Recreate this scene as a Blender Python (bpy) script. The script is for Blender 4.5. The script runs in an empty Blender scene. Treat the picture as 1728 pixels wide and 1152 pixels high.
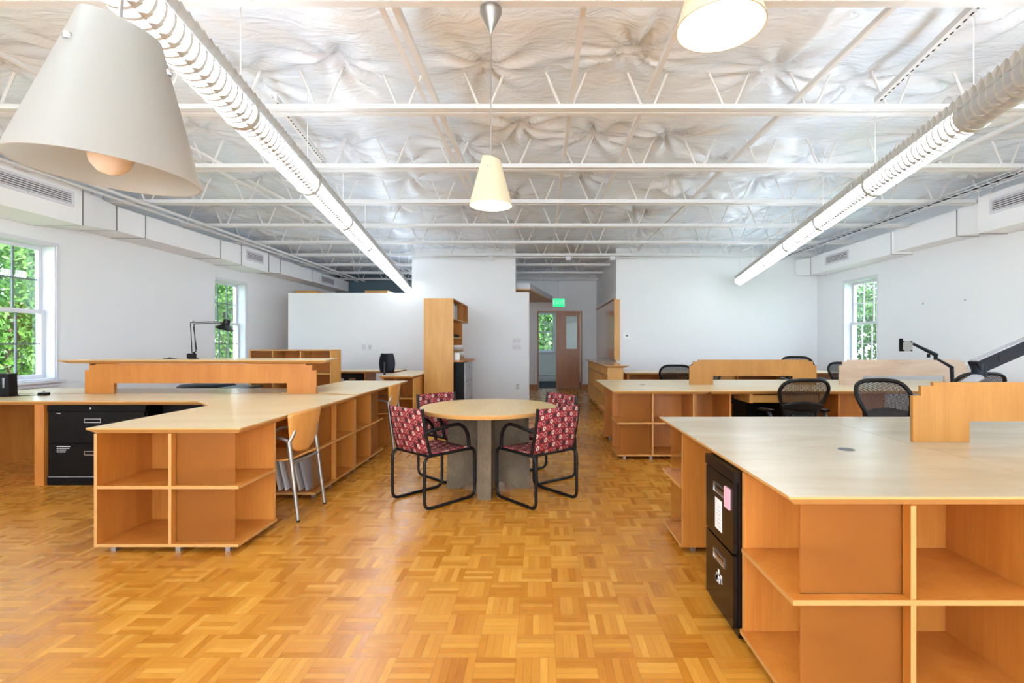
import bpy, bmesh, math, random
from mathutils import Vector, Matrix
random.seed(7)
S = bpy.context.scene
COL = S.collection
PI = math.pi
E = 1.25            # eye height
F = 840.0           # focal length in pixels of the 1728 px frame
OFF = {}            # world offset of every root / part

# ------------------------------------------------------------------ helpers
class MB:
    def __init__(s, T=None):
        s.v = []; s.f = []; s.m = []; s.T = T; s.mi = 0
    def add(s, vs, fs):
        b = len(s.v)
        for p in vs:
            p = Vector(p)
            s.v.append(s.T(p) if s.T else p)
        for f in fs:
            s.f.append([b+i for i in f]); s.m.append(s.mi)
    def box(s, x0, x1, y0, y1, z0, z1):
        vs = [(x, y, z) for z in (z0, z1) for y in (y0, y1) for x in (x0, x1)]
        s.add(vs, [(0,2,3,1),(4,5,7,6),(0,1,5,4),(2,6,7,3),(0,4,6,2),(1,3,7,5)])
        return s
    def prism(s, poly, axis, a0, a1):
        n = len(poly)
        def mk(p, a):
            if axis == 'z': return (p[0], p[1], a)
            if axis == 'y': return (p[0], a, p[1])
            return (a, p[0], p[1])
        vs = [mk(p, a0) for p in poly]+[mk(p, a1) for p in poly]
        fs = [tuple(range(n))[::-1], tuple(range(n, 2*n))]
        fs += [(i, (i+1) % n, n+(i+1) % n, n+i) for i in range(n)]
        s.add(vs, fs); return s
    def loft(s, rings, cap=True, closed=True):
        n = len(rings[0]); vs = [p for r in rings for p in r]; fs = []
        for k in range(len(rings)-1):
            for i in range(n if closed else n-1):
                j = (i+1) % n
                fs.append((k*n+i, k*n+j, (k+1)*n+j, (k+1)*n+i))
        if cap and closed:
            fs.append(tuple(range(n))[::-1]); fs.append(tuple(range((len(rings)-1)*n, len(rings)*n)))
        s.add(vs, fs); return s
    def tube(s, pts, r, n=8, closed=False, flat=None):
        pts = [Vector(p) for p in pts]; m = len(pts)
        rs = r if isinstance(r, (list, tuple)) else [r]*m
        tang = []
        for i in range(m):
            if closed: t = pts[(i+1) % m]-pts[i-1]
            else: t = pts[min(i+1, m-1)]-pts[max(i-1, 0)]
            tang.append(t.normalized())
        t = tang[0]
        up = Vector((0,0,1)) if abs(t.z) < .9 else Vector((0,1,0))
        u = t.cross(up).normalized(); rings = []
        for i in range(m):
            if i:
                q = tang[i-1].rotation_difference(tang[i]); u = (q @ u).normalized()
            w = tang[i].cross(u).normalized()
            rings.append([pts[i]+u*(math.cos(2*PI*k/n)*rs[i])+w*(math.sin(2*PI*k/n)*rs[i]*(flat or 1)) for k in range(n)])
        if closed: rings.append(rings[0])
        s.loft(rings, cap=not closed); return s
    def lathe(s, prof, c=(0,0,0), n=24, axis='z', cap=False):
        rings = []
        for r, h in prof:
            ring = []
            for k in range(n):
                a = 2*PI*k/n; p, q = r*math.cos(a), r*math.sin(a)
                if axis == 'z': ring.append((c[0]+p, c[1]+q, c[2]+h))
                elif axis == 'x': ring.append((c[0]+h, c[1]+p, c[2]+q))
                else: ring.append((c[0]+p, c[1]+h, c[2]+q))
            rings.append(ring)
        s.loft(rings, cap=cap); return s
    def grid(s, fn, nu, nv):
        vs = [fn(i/nu, j/nv) for j in range(nv+1) for i in range(nu+1)]
        w = nu+1
        s.add(vs, [(j*w+i, j*w+i+1, (j+1)*w+i+1, (j+1)*w+i) for j in range(nv) for i in range(nu)])
        return s

def setp(o, label=None, cat=None, group=None, kind=None):
    if label: o['label'] = label
    if cat: o['category'] = cat
    if group: o['group'] = group
    if kind: o['kind'] = kind
    return o

def obj(name, mb, mat, parent=None, label=None, cat=None, group=None, kind=None, smooth=0, solid=0, loc=None, norm=True):
    me = bpy.data.meshes.new(name)
    off = OFF.get(parent.name, Vector((0,0,0))) if parent else Vector(loc or (0,0,0))
    me.from_pydata([tuple(Vector(p)-off) for p in mb.v], [], mb.f)
    mats = mat if isinstance(mat, (list, tuple)) else [mat]
    for m in mats: me.materials.append(m)
    if len(mats) > 1: me.polygons.foreach_set('material_index', mb.m)
    if norm:
        bm = bmesh.new(); bm.from_mesh(me); bmesh.ops.recalc_face_normals(bm, faces=bm.faces); bm.to_mesh(me); bm.free()
    if smooth:
        me.polygons.foreach_set('use_smooth', [True]*len(me.polygons))
        me.set_sharp_from_angle(angle=math.radians(smooth))
    me.update()
    o = bpy.data.objects.new(name, me); COL.objects.link(o)
    if parent: o.parent = parent
    else: o.location = off
    OFF[o.name] = off
    if solid:
        md = o.modifiers.new('thickness', 'SOLIDIFY'); md.thickness = solid; md.offset = 0
    return setp(o, label, cat, group, kind)

def each(name, boxes, mat, parent):
    for b in boxes: obj(name, MB().box(*b), mat, parent)

def thing(name, label, cat, loc=(0,0,0), group=None, kind=None):
    o = bpy.data.objects.new(name, None); COL.objects.link(o); o.location = loc
    o.empty_display_size = .1; OFF[o.name] = Vector(loc)
    return setp(o, label, cat, group, kind)

def dup(root, loc, rz=None, label=None, up=None, dz=0):
    r = root.copy(); COL.objects.link(r); r.location = loc
    if rz is not None: r.rotation_euler = (0, 0, rz)
    if label: r['label'] = label
    for ch in list(root.children):
        c = ch.copy(); COL.objects.link(c); c.parent = r
        if up and ch.name.split('.')[0] in up: c.location.z = dz
        for g in ch.children:
            d = g.copy(); COL.objects.link(d); d.parent = c
    return r

def smoothpath(pts, k=6, closed=False):
    P = [Vector(p) for p in pts]; n = len(P); out = []
    rng = range(n if closed else n-1)
    for i in rng:
        p0 = P[(i-1) % n] if closed or i else P[0]*2-P[1]
        p1 = P[i]; p2 = P[(i+1) % n]
        p3 = P[(i+2) % n] if closed or i < n-2 else P[-1]*2-P[-2]
        for j in range(k):
            t = j/k
            out.append(.5*((2*p1)+(p2-p0)*t+(2*p0-5*p1+4*p2-p3)*t*t+(3*p1-p0-3*p2+p3)*t**3))
    if not closed: out.append(P[-1])
    return out

def roundpath(pts, r, k=5, closed=False):
    P = [Vector(p) for p in pts]; n = len(P); out = []
    for i in range(n):
        if not closed and i in (0, n-1): out.append(P[i]); continue
        a, b, c = P[i-1], P[i], P[(i+1) % n]
        d1 = (a-b); d2 = (c-b); rr = min(r, d1.length*.49, d2.length*.49)
        s = b+d1.normalized()*rr; e = b+d2.normalized()*rr
        for j in range(k+1):
            t = j/k; out.append(s*(1-t)**2+b*2*t*(1-t)+e*t*t)
    return out

# ------------------------------------------------------------------ materials
def srgb(r, g, b):
    f = lambda c: (c/255/12.92) if c/255 <= .04045 else ((c/255+.055)/1.055)**2.4
    return (f(r), f(g), f(b), 1)

class N:
    def __init__(s, name):
        s.mat = bpy.data.materials.new(name); s.mat.use_nodes = True
        s.t = s.mat.node_tree; s.n = s.t.nodes; s.b = s.n['Principled BSDF']; s.out = s.n['Material Output']
    def new(s, typ, **kw):
        n = s.n.new(typ)
        for k, v in kw.items():
            if k.startswith('i_'): n.inputs[k[2:]].default_value = v
            else: setattr(n, k, v)
        return n
    def link(s, a, b): s.t.links.new(a, b)
    def math(s, op, a, b=None, c=None):
        n = s.n.new('ShaderNodeMath'); n.operation = op
        for i, x in enumerate((a, b, c)):
            if x is None: continue
            if isinstance(x, (int, float)): n.inputs[i].default_value = x
            else: s.link(x, n.inputs[i])
        return n.outputs[0]
    def mix(s, f, a, b):
        n = s.n.new('ShaderNodeMix'); n.data_type = 'RGBA'
        for i, x in ((0, f), (6, a), (7, b)):
            if isinstance(x, (int, float, tuple)): n.inputs[i].default_value = x
            else: s.link(x, n.inputs[i])
        return n.outputs[2]

def plain(name, col, rough=.5, metal=0, emit=0, spec=.5, emitcol=None, var=0):
    k = N(name); b = k.b
    b.inputs['Base Color'].default_value = col; b.inputs['Roughness'].default_value = rough
    b.inputs['Metallic'].default_value = metal; b.inputs['Specular IOR Level'].default_value = spec
    if emit:
        b.inputs['Emission Color'].default_value = emitcol or col; b.inputs['Emission Strength'].default_value = emit
    tc = k.new('ShaderNodeTexCoord'); no = k.new('ShaderNodeTexNoise'); no.inputs['Scale'].default_value = 35
    k.link(tc.outputs['Object'], no.inputs['Vector'])
    bp = k.new('ShaderNodeBump'); bp.inputs['Strength'].default_value = .03; bp.inputs['Distance'].default_value = .01
    k.link(no.outputs['Fac'], bp.inputs['Height']); k.link(bp.outputs[0], b.inputs['Normal'])
    if var:
        d = tuple(c*(1-var) for c in col[:3])+(1,)
        no2 = k.new('ShaderNodeTexNoise'); no2.inputs['Scale'].default_value = 1.3; k.link(tc.outputs['Object'], no2.inputs['Vector'])
        k.link(k.mix(no2.outputs['Fac'], d, col), b.inputs['Base Color'])
    return k.mat

def wood(name, c1, c2, rough=.35, scale=(3, 3, .6), coat=0):
    k = N(name); b = k.b
    tc = k.new('ShaderNodeTexCoord'); mp = k.new('ShaderNodeMapping'); mp.inputs['Scale'].default_value = scale
    k.link(tc.outputs['Object'], mp.inputs[0])
    n1 = k.new('ShaderNodeTexNoise'); n1.inputs['Scale'].default_value = 2.2; n1.inputs['Detail'].default_value = 6; n1.inputs['Distortion'].default_value = .8
    k.link(mp.outputs[0], n1.inputs[0])
    mp2 = k.new('ShaderNodeMapping'); mp2.inputs['Scale'].default_value = tuple(q*(22 if q > 1 else 3) for q in scale)
    k.link(tc.outputs['Object'], mp2.inputs[0])
    n2 = k.new('ShaderNodeTexNoise'); n2.inputs['Scale'].default_value = 1.6; n2.inputs['Detail'].default_value = 3
    k.link(mp2.outputs[0], n2.inputs[0])
    f = k.math('ADD', k.math('MULTIPLY', n1.outputs['Fac'], .7), k.math('MULTIPLY', n2.outputs['Fac'], .3))
    r = k.new('ShaderNodeMapRange'); r.inputs[1].default_value = .35; r.inputs[2].default_value = .65
    k.link(f, r.inputs[0])
    k.link(k.mix(r.outputs[0], c1, c2), b.inputs['Base Color'])
    b.inputs['Roughness'].default_value = rough; b.inputs['Coat Weight'].default_value = coat
    b.inputs['Coat Roughness'].default_value = .15
    return k.mat

M = {}
M['wall'] = plain('wall_paint', srgb(230,233,237), .75, var=.03)
M['partition'] = plain('partition_paint', srgb(232,234,238), .7, var=.03)
M['trim'] = plain('white_trim_paint', srgb(212,213,221), .4)
M['steel'] = plain('white_steel_paint', srgb(216,217,218), .45, var=.06)
M['duct'] = plain('duct_paint', srgb(238,239,242), .5, var=.03)
M['ductseam'] = plain('duct_seam', srgb(120,120,120), .6)
M['dark'] = plain('dark_gap', srgb(60,55,52), .8)
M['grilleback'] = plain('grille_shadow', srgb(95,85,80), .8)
M['teal'] = plain('teal_wall_paint', srgb(86,108,122), .7)
M['birch'] = wood('birch_plywood', srgb(180,108,38), srgb(200,131,56), .38)
M['birchpale'] = wood('pale_birch', srgb(196,140,66), srgb(214,160,86), .38)
M['birchmid'] = wood('mid_birch', srgb(160,106,38), srgb(180,125,54), .4)
M['plyedge'] = plain('plywood_edge', srgb(198,146,82), .5, var=.12)
M['top'] = wood('shaded_worktop_birch', srgb(174,158,130), srgb(188,174,148), .27, (.7, 2.5, 2.5))  # shaded copy of the worktop birch, weaker light put into its colour
M['topedge'] = plain('worktop_edge', srgb(206,156,92), .45, var=.1)
M['roundtop'] = wood('round_top_birch', srgb(208,176,120), srgb(222,194,142), .3, (2.5, .6, 2.5))
M['greyply'] = wood('grey_plywood', srgb(176,150,128), srgb(196,172,152), .4, (.7, 2.5, 2.5))
M['reddoor'] = wood('door_veneer', srgb(160,98,52), srgb(176,112,62), .35)
M['gloss'] = wood('glossy_panel_veneer', srgb(170,108,56), srgb(190,124,66), .16, coat=.6)
M['black'] = plain('black_metal', srgb(12,11,11), .42, spec=.16)
M['blackgloss'] = plain('black_gloss_metal', srgb(16,11,10), .24, spec=.4)
M['bplastic'] = plain('black_plastic', srgb(18,17,19), .4, spec=.28)
M['gplastic'] = plain('graphite_plastic', srgb(46,46,50), .4)
M['chrome'] = plain('chrome', srgb(205,205,208), .22, 1)
M['alu'] = plain('aluminium', srgb(172,168,162), .38, .85)
M['steelbrushed'] = plain('brushed_steel', srgb(168,166,162), .3, 1)
M['greymetal'] = plain('grey_cabinet_metal', srgb(160,160,166), .45)
M['concrete'] = wood('cast_concrete', srgb(80,67,50), srgb(120,103,80), .75, (3, 3, 2))
M['white'] = plain('white_paper', srgb(232,232,232), .8)
M['pink'] = plain('pink_paper', srgb(226,178,196), .8)
M['paper'] = plain('paper_stack', srgb(205,198,190), .8, var=.15)
M['brownpaper'] = plain('kraft_card', srgb(176,136,96), .8, var=.1)
M['navy'] = plain('navy_plastic', srgb(19,23,34), .42, spec=.22)
M['whitelt'] = plain('bright_plastic', srgb(240,240,240), .4)
M['carpet'] = plain('dark_carpet', srgb(52,58,68), .95, var=.2)
M['paving'] = plain('bounce_paving', srgb(222,222,218), .9, var=.05)
M['muntin'] = plain('backlit_muntin', srgb(104,106,112), .5)  # backlit darkness of the left muntins put into their colour
M['toplit'] = wood('lit_worktop_birch', srgb(216,194,150), srgb(231,211,172), .28, (.7, 2.5, 2.5))  # lit copy of the same birch, stronger warm light put into its colour
M['lawn'] = plain('lawn', srgb(70,110,40), .95, var=.3)
M['bark'] = plain('bark', srgb(80,64,50), .9, var=.3)
M['exterior'] = plain('white_siding', srgb(236,238,240), .7)
M['asphalt'] = plain('roof_shingle', srgb(110,110,115), .9, var=.2)
M['lcd'] = plain('grey_display', srgb(90,96,92), .3)

def make_floor():
    k = N('parquet'); b = k.b; t = .158
    tc = k.new('ShaderNodeTexCoord'); sp = k.new('ShaderNodeSeparateXYZ'); k.link(tc.outputs['Object'], sp.inputs[0])
    u = k.math('DIVIDE', k.math('ADD', sp.outputs[0], .0974), t); v = k.math('DIVIDE', k.math('ADD', sp.outputs[1], -1.985), t)
    fu = k.math('FLOOR', u); fv = k.math('FLOOR', v)
    ru = k.math('SUBTRACT', u, fu); rv = k.math('SUBTRACT', v, fv)
    par = k.math('FLOORED_MODULO', k.math('ADD', fu, fv), 2)      # 1 -> slats along Y
    ac = k.math('ADD', k.math('MULTIPLY', par, ru), k.math('MULTIPLY', k.math('SUBTRACT', 1, par), rv))
    al = k.math('ADD', k.math('MULTIPLY', par, rv), k.math('MULTIPLY', k.math('SUBTRACT', 1, par), ru))
    s5 = k.math('MULTIPLY', ac, 5); si = k.math('FLOOR', s5); sf = k.math('SUBTRACT', s5, si)
    cv = k.new('ShaderNodeCombineXYZ'); k.link(fu, cv.inputs[0]); k.link(fv, cv.inputs[1]); k.link(si, cv.inputs[2])
    wn = k.new('ShaderNodeTexWhiteNoise'); wn.noise_dimensions = '3D'; k.link(cv.outputs[0], wn.inputs[0])
    cv2 = k.new('ShaderNodeCombineXYZ'); k.link(fu, cv2.inputs[0]); k.link(fv, cv2.inputs[1]); cv2.inputs[2].default_value = 77
    wt = k.new('ShaderNodeTexWhiteNoise'); wt.noise_dimensions = '3D'; k.link(cv2.outputs[0], wt.inputs[0])
    g = k.new('ShaderNodeCombineXYZ')
    k.link(k.math('ADD', k.math('MULTIPLY', sf, 3.0), k.math('MULTIPLY', wn.outputs[0], 50)), g.inputs[0])
    k.link(k.math('MULTIPLY', al, 1.2), g.inputs[1]); k.link(k.math('ADD', fu, k.math('MULTIPLY', fv, 3.3)), g.inputs[2])
    gn = k.new('ShaderNodeTexNoise'); gn.inputs['Scale'].default_value = 2.5; gn.inputs['Detail'].default_value = 4; k.link(g.outputs[0], gn.inputs[0])
    f = k.math('ADD', k.math('ADD', k.math('MULTIPLY', wn.outputs[0], .46), k.math('MULTIPLY', wt.outputs[0], .20)), k.math('MULTIPLY', gn.outputs['Fac'], .42))
    cr = k.new('ShaderNodeValToRGB'); e = cr.color_ramp.elements
    e[0].position = .1; e[0].color = srgb(156,90,24); e[1].position = .95; e[1].color = srgb(220,164,72)
    m = e.new(.36); m.color = srgb(185,118,34); m = e.new(.68); m.color = srgb(202,140,50)
    k.link(f, cr.inputs[0])
    # dark joints between slats and tiles
    d1 = k.math('MINIMUM', sf, k.math('SUBTRACT', 1, sf)); d2 = k.math('MULTIPLY', k.math('MINIMUM', al, k.math('SUBTRACT', 1, al)), 5)
    dd = k.math('MINIMUM', d1, d2)
    jr = k.new('ShaderNodeMapRange'); jr.inputs[1].default_value = .0; jr.inputs[2].default_value = .045; jr.inputs[3].default_value = .5; jr.inputs[4].default_value = 1
    k.link(dd, jr.inputs[0])
    mu = k.new('ShaderNodeMix'); mu.data_type = 'RGBA'; mu.blend_type = 'MULTIPLY'; mu.inputs[0].default_value = 1
    k.link(cr.outputs[0], mu.inputs[6]); k.link(jr.outputs[0], mu.inputs[7])
    k.link(mu.outputs[2], b.inputs['Base Color'])
    b.inputs['Roughness'].default_value = .3; b.inputs['Specular IOR Level'].default_value = .5
    rr = k.math('ADD', k.math('MULTIPLY', wn.outputs[0], .1), .24); k.link(rr, b.inputs['Roughness'])
    return k.mat
UPLIGHT = .62; SLEEVE = 5.5; PEND = 5; SUN = 15; SKY = 3.5
LC = (.80, .91, 1); EXPO = 1.62
M['floor'] = make_floor()

def make_ceiling():
    k = N('insulation_film'); b = k.b
    tc = k.new('ShaderNodeTexCoord')
    n = k.new('ShaderNodeTexNoise'); n.inputs['Scale'].default_value = 1.1; n.inputs['Detail'].default_value = 5; n.inputs['Distortion'].default_value = 1.5
    k.link(tc.outputs['Object'], n.inputs[0])
    r = k.new('ShaderNodeMapRange'); r.inputs[1].default_value = .4; r.inputs[2].default_value = .68; k.link(n.outputs['Fac'], r.inputs[0])
    k.link(k.mix(r.outputs[0], srgb(224,236,250), srgb(226,230,234)), b.inputs['Base Color'])
    b.inputs['Roughness'].default_value = .2; b.inputs['Specular IOR Level'].default_value = .8
    mp = k.new('ShaderNodeMapping'); mp.inputs['Scale'].default_value = (2.2, 5.5, 3); k.link(tc.outputs['Object'], mp.inputs[0])
    w = k.new('ShaderNodeTexNoise'); w.inputs['Scale'].default_value = 1.7; w.inputs['Detail'].default_value = 7; w.inputs['Distortion'].default_value = 1.8
    k.link(mp.outputs[0], w.inputs[0])
    bp = k.new('ShaderNodeBump'); bp.inputs['Strength'].default_value = .34; bp.inputs['Distance'].default_value = .05
    k.link(w.outputs['Fac'], bp.inputs['Height']); k.link(bp.outputs[0], b.inputs['Normal'])
    return k.mat
M['ceiling'] = make_ceiling()

def make_fabric():
    k = N('red_circle_fabric'); b = k.b
    tc = k.new('ShaderNodeTexCoord'); sp = k.new('ShaderNodeSeparateXYZ'); k.link(tc.outputs['Object'], sp.inputs[0])
    c = .037
    v = k.math('DIVIDE', k.math('ADD', sp.outputs[1], sp.outputs[2]), c)
    fv = k.math('FLOOR', v)
    u = k.math('ADD', k.math('DIVIDE', sp.outputs[0], c), k.math('MULTIPLY', fv, .38))
    fu = k.math('FLOOR', u)
    du = k.math('SUBTRACT', k.math('SUBTRACT', u, fu), .5); dv = k.math('SUBTRACT', k.math('SUBTRACT', v, fv), .5)
    d = k.math('SQRT', k.math('ADD', k.math('MULTIPLY', du, du), k.math('MULTIPLY', dv, dv)))
    cv = k.new('ShaderNodeCombineXYZ'); k.link(fu, cv.inputs[0]); k.link(fv, cv.inputs[1])
    typ = k.math('FLOORED_MODULO', k.math('ADD', fu, k.math('MULTIPLY', fv, 2)), 4)   # 0 dark disc, 1 cream disc, 2 red ring, 3 pink ring
    inn = k.math('LESS_THAN', d, .38)
    ring = k.math('MULTIPLY', inn, k.math('GREATER_THAN', d, .29))
    dot = k.math('LESS_THAN', d, .14)
    is0 = k.math('COMPARE', typ, 0, .1); is1 = k.math('COMPARE', typ, 1, .1); is2 = k.math('COMPARE', typ, 2, .1); is3 = k.math('COMPARE', typ, 3, .1)
    col = srgb(126,24,36)
    a = k.mix(k.math('MULTIPLY', inn, is0), col, srgb(44,24,28))
    a = k.mix(k.math('MULTIPLY', inn, is1), a, srgb(206,184,168))
    a = k.mix(k.math('MULTIPLY', dot, is1), a, srgb(120,60,60))
    a = k.mix(k.math('MULTIPLY', k.math('MULTIPLY', ring, .8), is2), a, srgb(226,130,120))
    a = k.mix(k.math('MULTIPLY', k.math('MULTIPLY', ring, .9), is3), a, srgb(206,170,160))
    k.link(a, b.inputs['Base Color']); b.inputs['Roughness'].default_value = .8
    return k.mat
M['fabric'] = make_fabric()

def make_mesh_mat():
    k = N('chair_mesh_weave'); b = k.b
    b.inputs['Base Color'].default_value = srgb(34,32,34); b.inputs['Roughness'].default_value = .6
    tc = k.new('ShaderNodeTexCoord'); sp = k.new('ShaderNodeSeparateXYZ'); k.link(tc.outputs['Object'], sp.inputs[0])
    a = k.math('FRACT', k.math('DIVIDE', k.math('ADD', sp.outputs[0], k.math('MULTIPLY', sp.outputs[2], .25)), .0085))
    h = k.math('FRACT', k.math('DIVIDE', k.math('ADD', sp.outputs[2], sp.outputs[1]), .0065))
    hole = k.math('MULTIPLY', k.math('GREATER_THAN', a, .52), k.math('GREATER_THAN', h, .46))
    tr = k.new('ShaderNodeBsdfTransparent'); mx = k.new('ShaderNodeMixShader')
    k.link(hole, mx.inputs[0]); k.link(b.outputs[0], mx.inputs[1]); k.link(tr.outputs[0], mx.inputs[2]); k.link(mx.outputs[0], k.out.inputs[0])
    return k.mat
M['mesh'] = make_mesh_mat()

def make_frost():
    k = N('frosted_acrylic'); b = k.b
    b.inputs['Base Color'].default_value = srgb(176,116,56); b.inputs['Roughness'].default_value = .28
    tc = k.new('ShaderNodeTexCoord'); wv = k.new('ShaderNodeTexWave'); wv.bands_direction = 'Z'; wv.inputs['Scale'].default_value = 22
    k.link(tc.outputs['Object'], wv.inputs[0])
    bp = k.new('ShaderNodeBump'); bp.inputs['Strength'].default_value = .1; k.link(wv.outputs['Fac'], bp.inputs['Height']); k.link(bp.outputs[0], b.inputs['Normal'])
    tr = k.new('ShaderNodeBsdfRefraction'); tr.inputs[0].default_value = (.98, .92, .82, 1); tr.inputs['Roughness'].default_value = .3; tr.inputs['IOR'].default_value = 1.04
    mx = k.new('ShaderNodeMixShader'); mx.inputs[0].default_value = .74
    k.link(b.outputs[0], mx.inputs[1]); k.link(tr.outputs[0], mx.inputs[2]); k.link(mx.outputs[0], k.out.inputs[0])
    return k.mat
M['frost'] = make_frost()

def make_glass():
    k = N('window_glass'); gl = k.new('ShaderNodeBsdfGlossy'); gl.inputs['Roughness'].default_value = .02
    tr = k.new('ShaderNodeBsdfTransparent'); tr.inputs[0].default_value = (.96, .98, .98, 1)
    fr = k.new('ShaderNodeFresnel'); fr.inputs[0].default_value = 1.45
    mx = k.new('ShaderNodeMixShader'); k.link(k.math('MULTIPLY', fr.outputs[0], .25), mx.inputs[0]); k.link(tr.outputs[0], mx.inputs[1]); k.link(gl.outputs[0], mx.inputs[2])
    k.link(mx.outputs[0], k.out.inputs[0]); k.n.remove(k.b)
    return k.mat
M['glass'] = make_glass()

def make_leaf(name, c1, c2):
    k = N(name); b = k.b
    g = k.new('ShaderNodeNewGeometry')
    k.link(k.mix(g.outputs['Random Per Island'], c1, c2), b.inputs['Base Color'])
    b.inputs['Roughness'].default_value = .6
    tl = k.new('ShaderNodeBsdfTranslucent'); k.link(k.mix(g.outputs['Random Per Island'], c1, c2), tl.inputs[0])
    mx = k.new('ShaderNodeMixShader'); mx.inputs[0].default_value = .35
    k.link(b.outputs[0], mx.inputs[1]); k.link(tl.outputs[0], mx.inputs[2]); k.link(mx.outputs[0], k.out.inputs[0])
    return k.mat
M['leaf'] = make_leaf('green_leaves', srgb(30,72,16), srgb(84,126,38))
M['leafdark'] = make_leaf('deep_green_leaves', srgb(28,62,24), srgb(70,108,44))

def emis(name, col, s):
    return plain(name, col, .5, emit=s, emitcol=col)
M['sleeve'] = emis('lit_sleeve_film', LC+(1,), SLEEVE)
M['fold'] = emis('sleeve_fold_shade', srgb(172,172,168), .13)  # ripple shading painted in: fold strips greyed and dimmed against the lit film
M['sleevedim'] = emis('unlit_sleeve_film', srgb(160,162,164), .03)
M['guard'] = plain('grey_wire_guard', srgb(178,178,176), .5)
M['band'] = plain('grey_joint_band', srgb(176,176,170), .5)
def make_opal():
    k = N('opal_glass_shade'); b = k.b; b.inputs['Base Color'].default_value = srgb(158,161,160); b.inputs['Roughness'].default_value = .4
    tl = k.new('ShaderNodeBsdfTranslucent'); tl.inputs[0].default_value = srgb(236,234,228); mx = k.new('ShaderNodeMixShader'); mx.inputs[0].default_value = .45
    k.link(b.outputs[0], mx.inputs[1]); k.link(tl.outputs[0], mx.inputs[2]); k.link(mx.outputs[0], k.out.inputs[0]); return k.mat
M['shadeoff'] = make_opal()
M['shadeon'] = emis('lit_opal_glass', srgb(186,175,148), .085)
M['shadein'] = emis('lit_opal_glass_inside', srgb(240,232,214), .3)
M['bulbon'] = emis('lit_bulb', srgb(255,240,214), 3)
M['bulboff'] = plain('frosted_bulb', srgb(214,205,200), .2)
M['exit'] = emis('exit_sign_face', srgb(30,220,140), .26)
M['exitletter'] = emis('exit_letter', srgb(150,245,205), .3)

# ------------------------------------------------------------------ setting
XL, XR, YW, YF, YB = -5.73, 5.73, 10.3, 13.9, -3.6
ZC = 3.27
obj('floor', MB().box(XL-.3, XR+.3, YB-.3, YF+.06, -.1, 0), M['floor'], kind='structure')

def wall_x(name, x0, x1, ya, yb, holes, mat):
    """wall along Y with window holes (y0,y1,z0,z1)"""
    mb = MB(); y = ya
    for (h0, h1, z0, z1) in sorted(holes):
        mb.box(x0, x1, y, h0, 0, 3.6)
        mb.box(x0, x1, h0, h1, 0, z0); mb.box(x0, x1, h0, h1, z1, 3.6); y = h1
    mb.box(x0, x1, y, yb, 0, 3.6)
    return obj(name, mb, mat, kind='structure')
WZ0, WZ1 = .83, 2.41
LW = [(4.96, 5.89), (8.75, 9.68), (1.0, 1.93), (-2.8, -1.87)]
RW = [(8.47, 9.40), (4.6, 5.53), (.8, 1.73), (-3.0, -2.07)]
wall_x('wall_left', XL-.24, XL, YB, YF, [(a, b, WZ0, WZ1) for a, b in LW], M['wall'])
wall_x('wall_right', XR, XR+.24, YB, YW, [(a, b, WZ0, WZ1) for a, b in RW], M['wall'])
ADDED_BW = [(-5.2, -2.8), (-2.5, -.1), (.2, 2.6), (2.9, 5.3)]  # openings added behind the camera to let in fill daylight
m = MB(); x = XL-.24
for a, b in ADDED_BW:
    m.box(x, a, YB-.2, YB, 0, 3.6).box(a, b, YB-.2, YB, 0, .35).box(a, b, YB-.2, YB, 2.95, 3.6); x = b
m.box(x, XR+.24, YB-.2, YB, 0, 3.6)
obj('wall_behind', m, M['wall'], kind='structure')
# cross wall of the office: full-height pieces and low partition pieces
obj('wall_back', MB().box(-2.66, -.515, YW, YW+.12, 0, 3.34).box(-.515, -.233, YW, YW+.12, 0, 2.32), M['wall'], kind='structure')
obj('wall_partition', MB().box(-5.22, -2.66, YW, YW+.12, 0, 2.305), M['partition'], kind='structure')
obj('wall_back_right', MB().box(1.57, XR+.24, YW, YW+.14, 0, 3.6), M['wall'], kind='structure')
obj('wall_corridor', MB().box(1.57, 1.69, YW+.14, YF, 0, 3.6), M['wall'], kind='structure')
# far wall with the doorway
DX0, DX1, DZ = -.05, 1.13, 2.13
obj('wall_far', MB().box(-.9, DX0, YF, YF+.12, 0, 3.6).box(DX1, 1.69, YF, YF+.12, 0, 3.6).box(DX0, DX1, YF, YF+.12, DZ, 3.6), M['wall'], kind='structure')
obj('wall_far_teal', MB().box(XL-.24, -.9, YF, YF+.12, 0, 3.6), M['teal'], kind='structure')
obj('baseboard_far', MB().box(-.9, DX0-.04, YF-.02, YF, 0, .12).box(DX1+.04, 1.57, YF-.02, YF, 0, .12), M['reddoor'], kind='structure')
# room behind the doorway
YR = 16.6
obj('floor_back_room', MB().box(-1.6, 2.6, YF+.06, YR+.2, -.1, 0), M['carpet'], kind='structure')
obj('wall_back_room', MB().box(-1.6, -.22, YR, YR+.2, 0, 3).box(.48, 2.6, YR, YR+.2, 0, 3).box(-.22, .48, YR, YR+.2, 0, .98).box(-.22, .48, YR, YR+.2, 2.3, 3), M['wall'], kind='structure')
obj('wall_back_room_left', MB().box(-1.7, -1.6, YF+.12, YR+.2, 0, 3), M['wall'], kind='structure')
obj('wall_back_room_right', MB().box(2.6, 2.7, YF+.12, YR+.2, 0, 3), M['wall'], kind='structure')
obj('ceiling_back_room', MB().box(-1.7, 2.7, YF+.12, YR+.2, 3, 3.1), M['wall'], kind='structure')
h = thing('baseboard_heater', 'long white baseboard heater under the window of the room beyond the door', 'heater', (.3, YR-.04, .0))
obj('housing', MB().box(-1.5, 2.5, YR-.07, YR-.002, .05, .22), M['trim'], h)
obj('vent_slot', MB().box(-1.48, 2.48, YR-.075, YR-.07, .19, .2), M['ductseam'], h)
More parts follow.
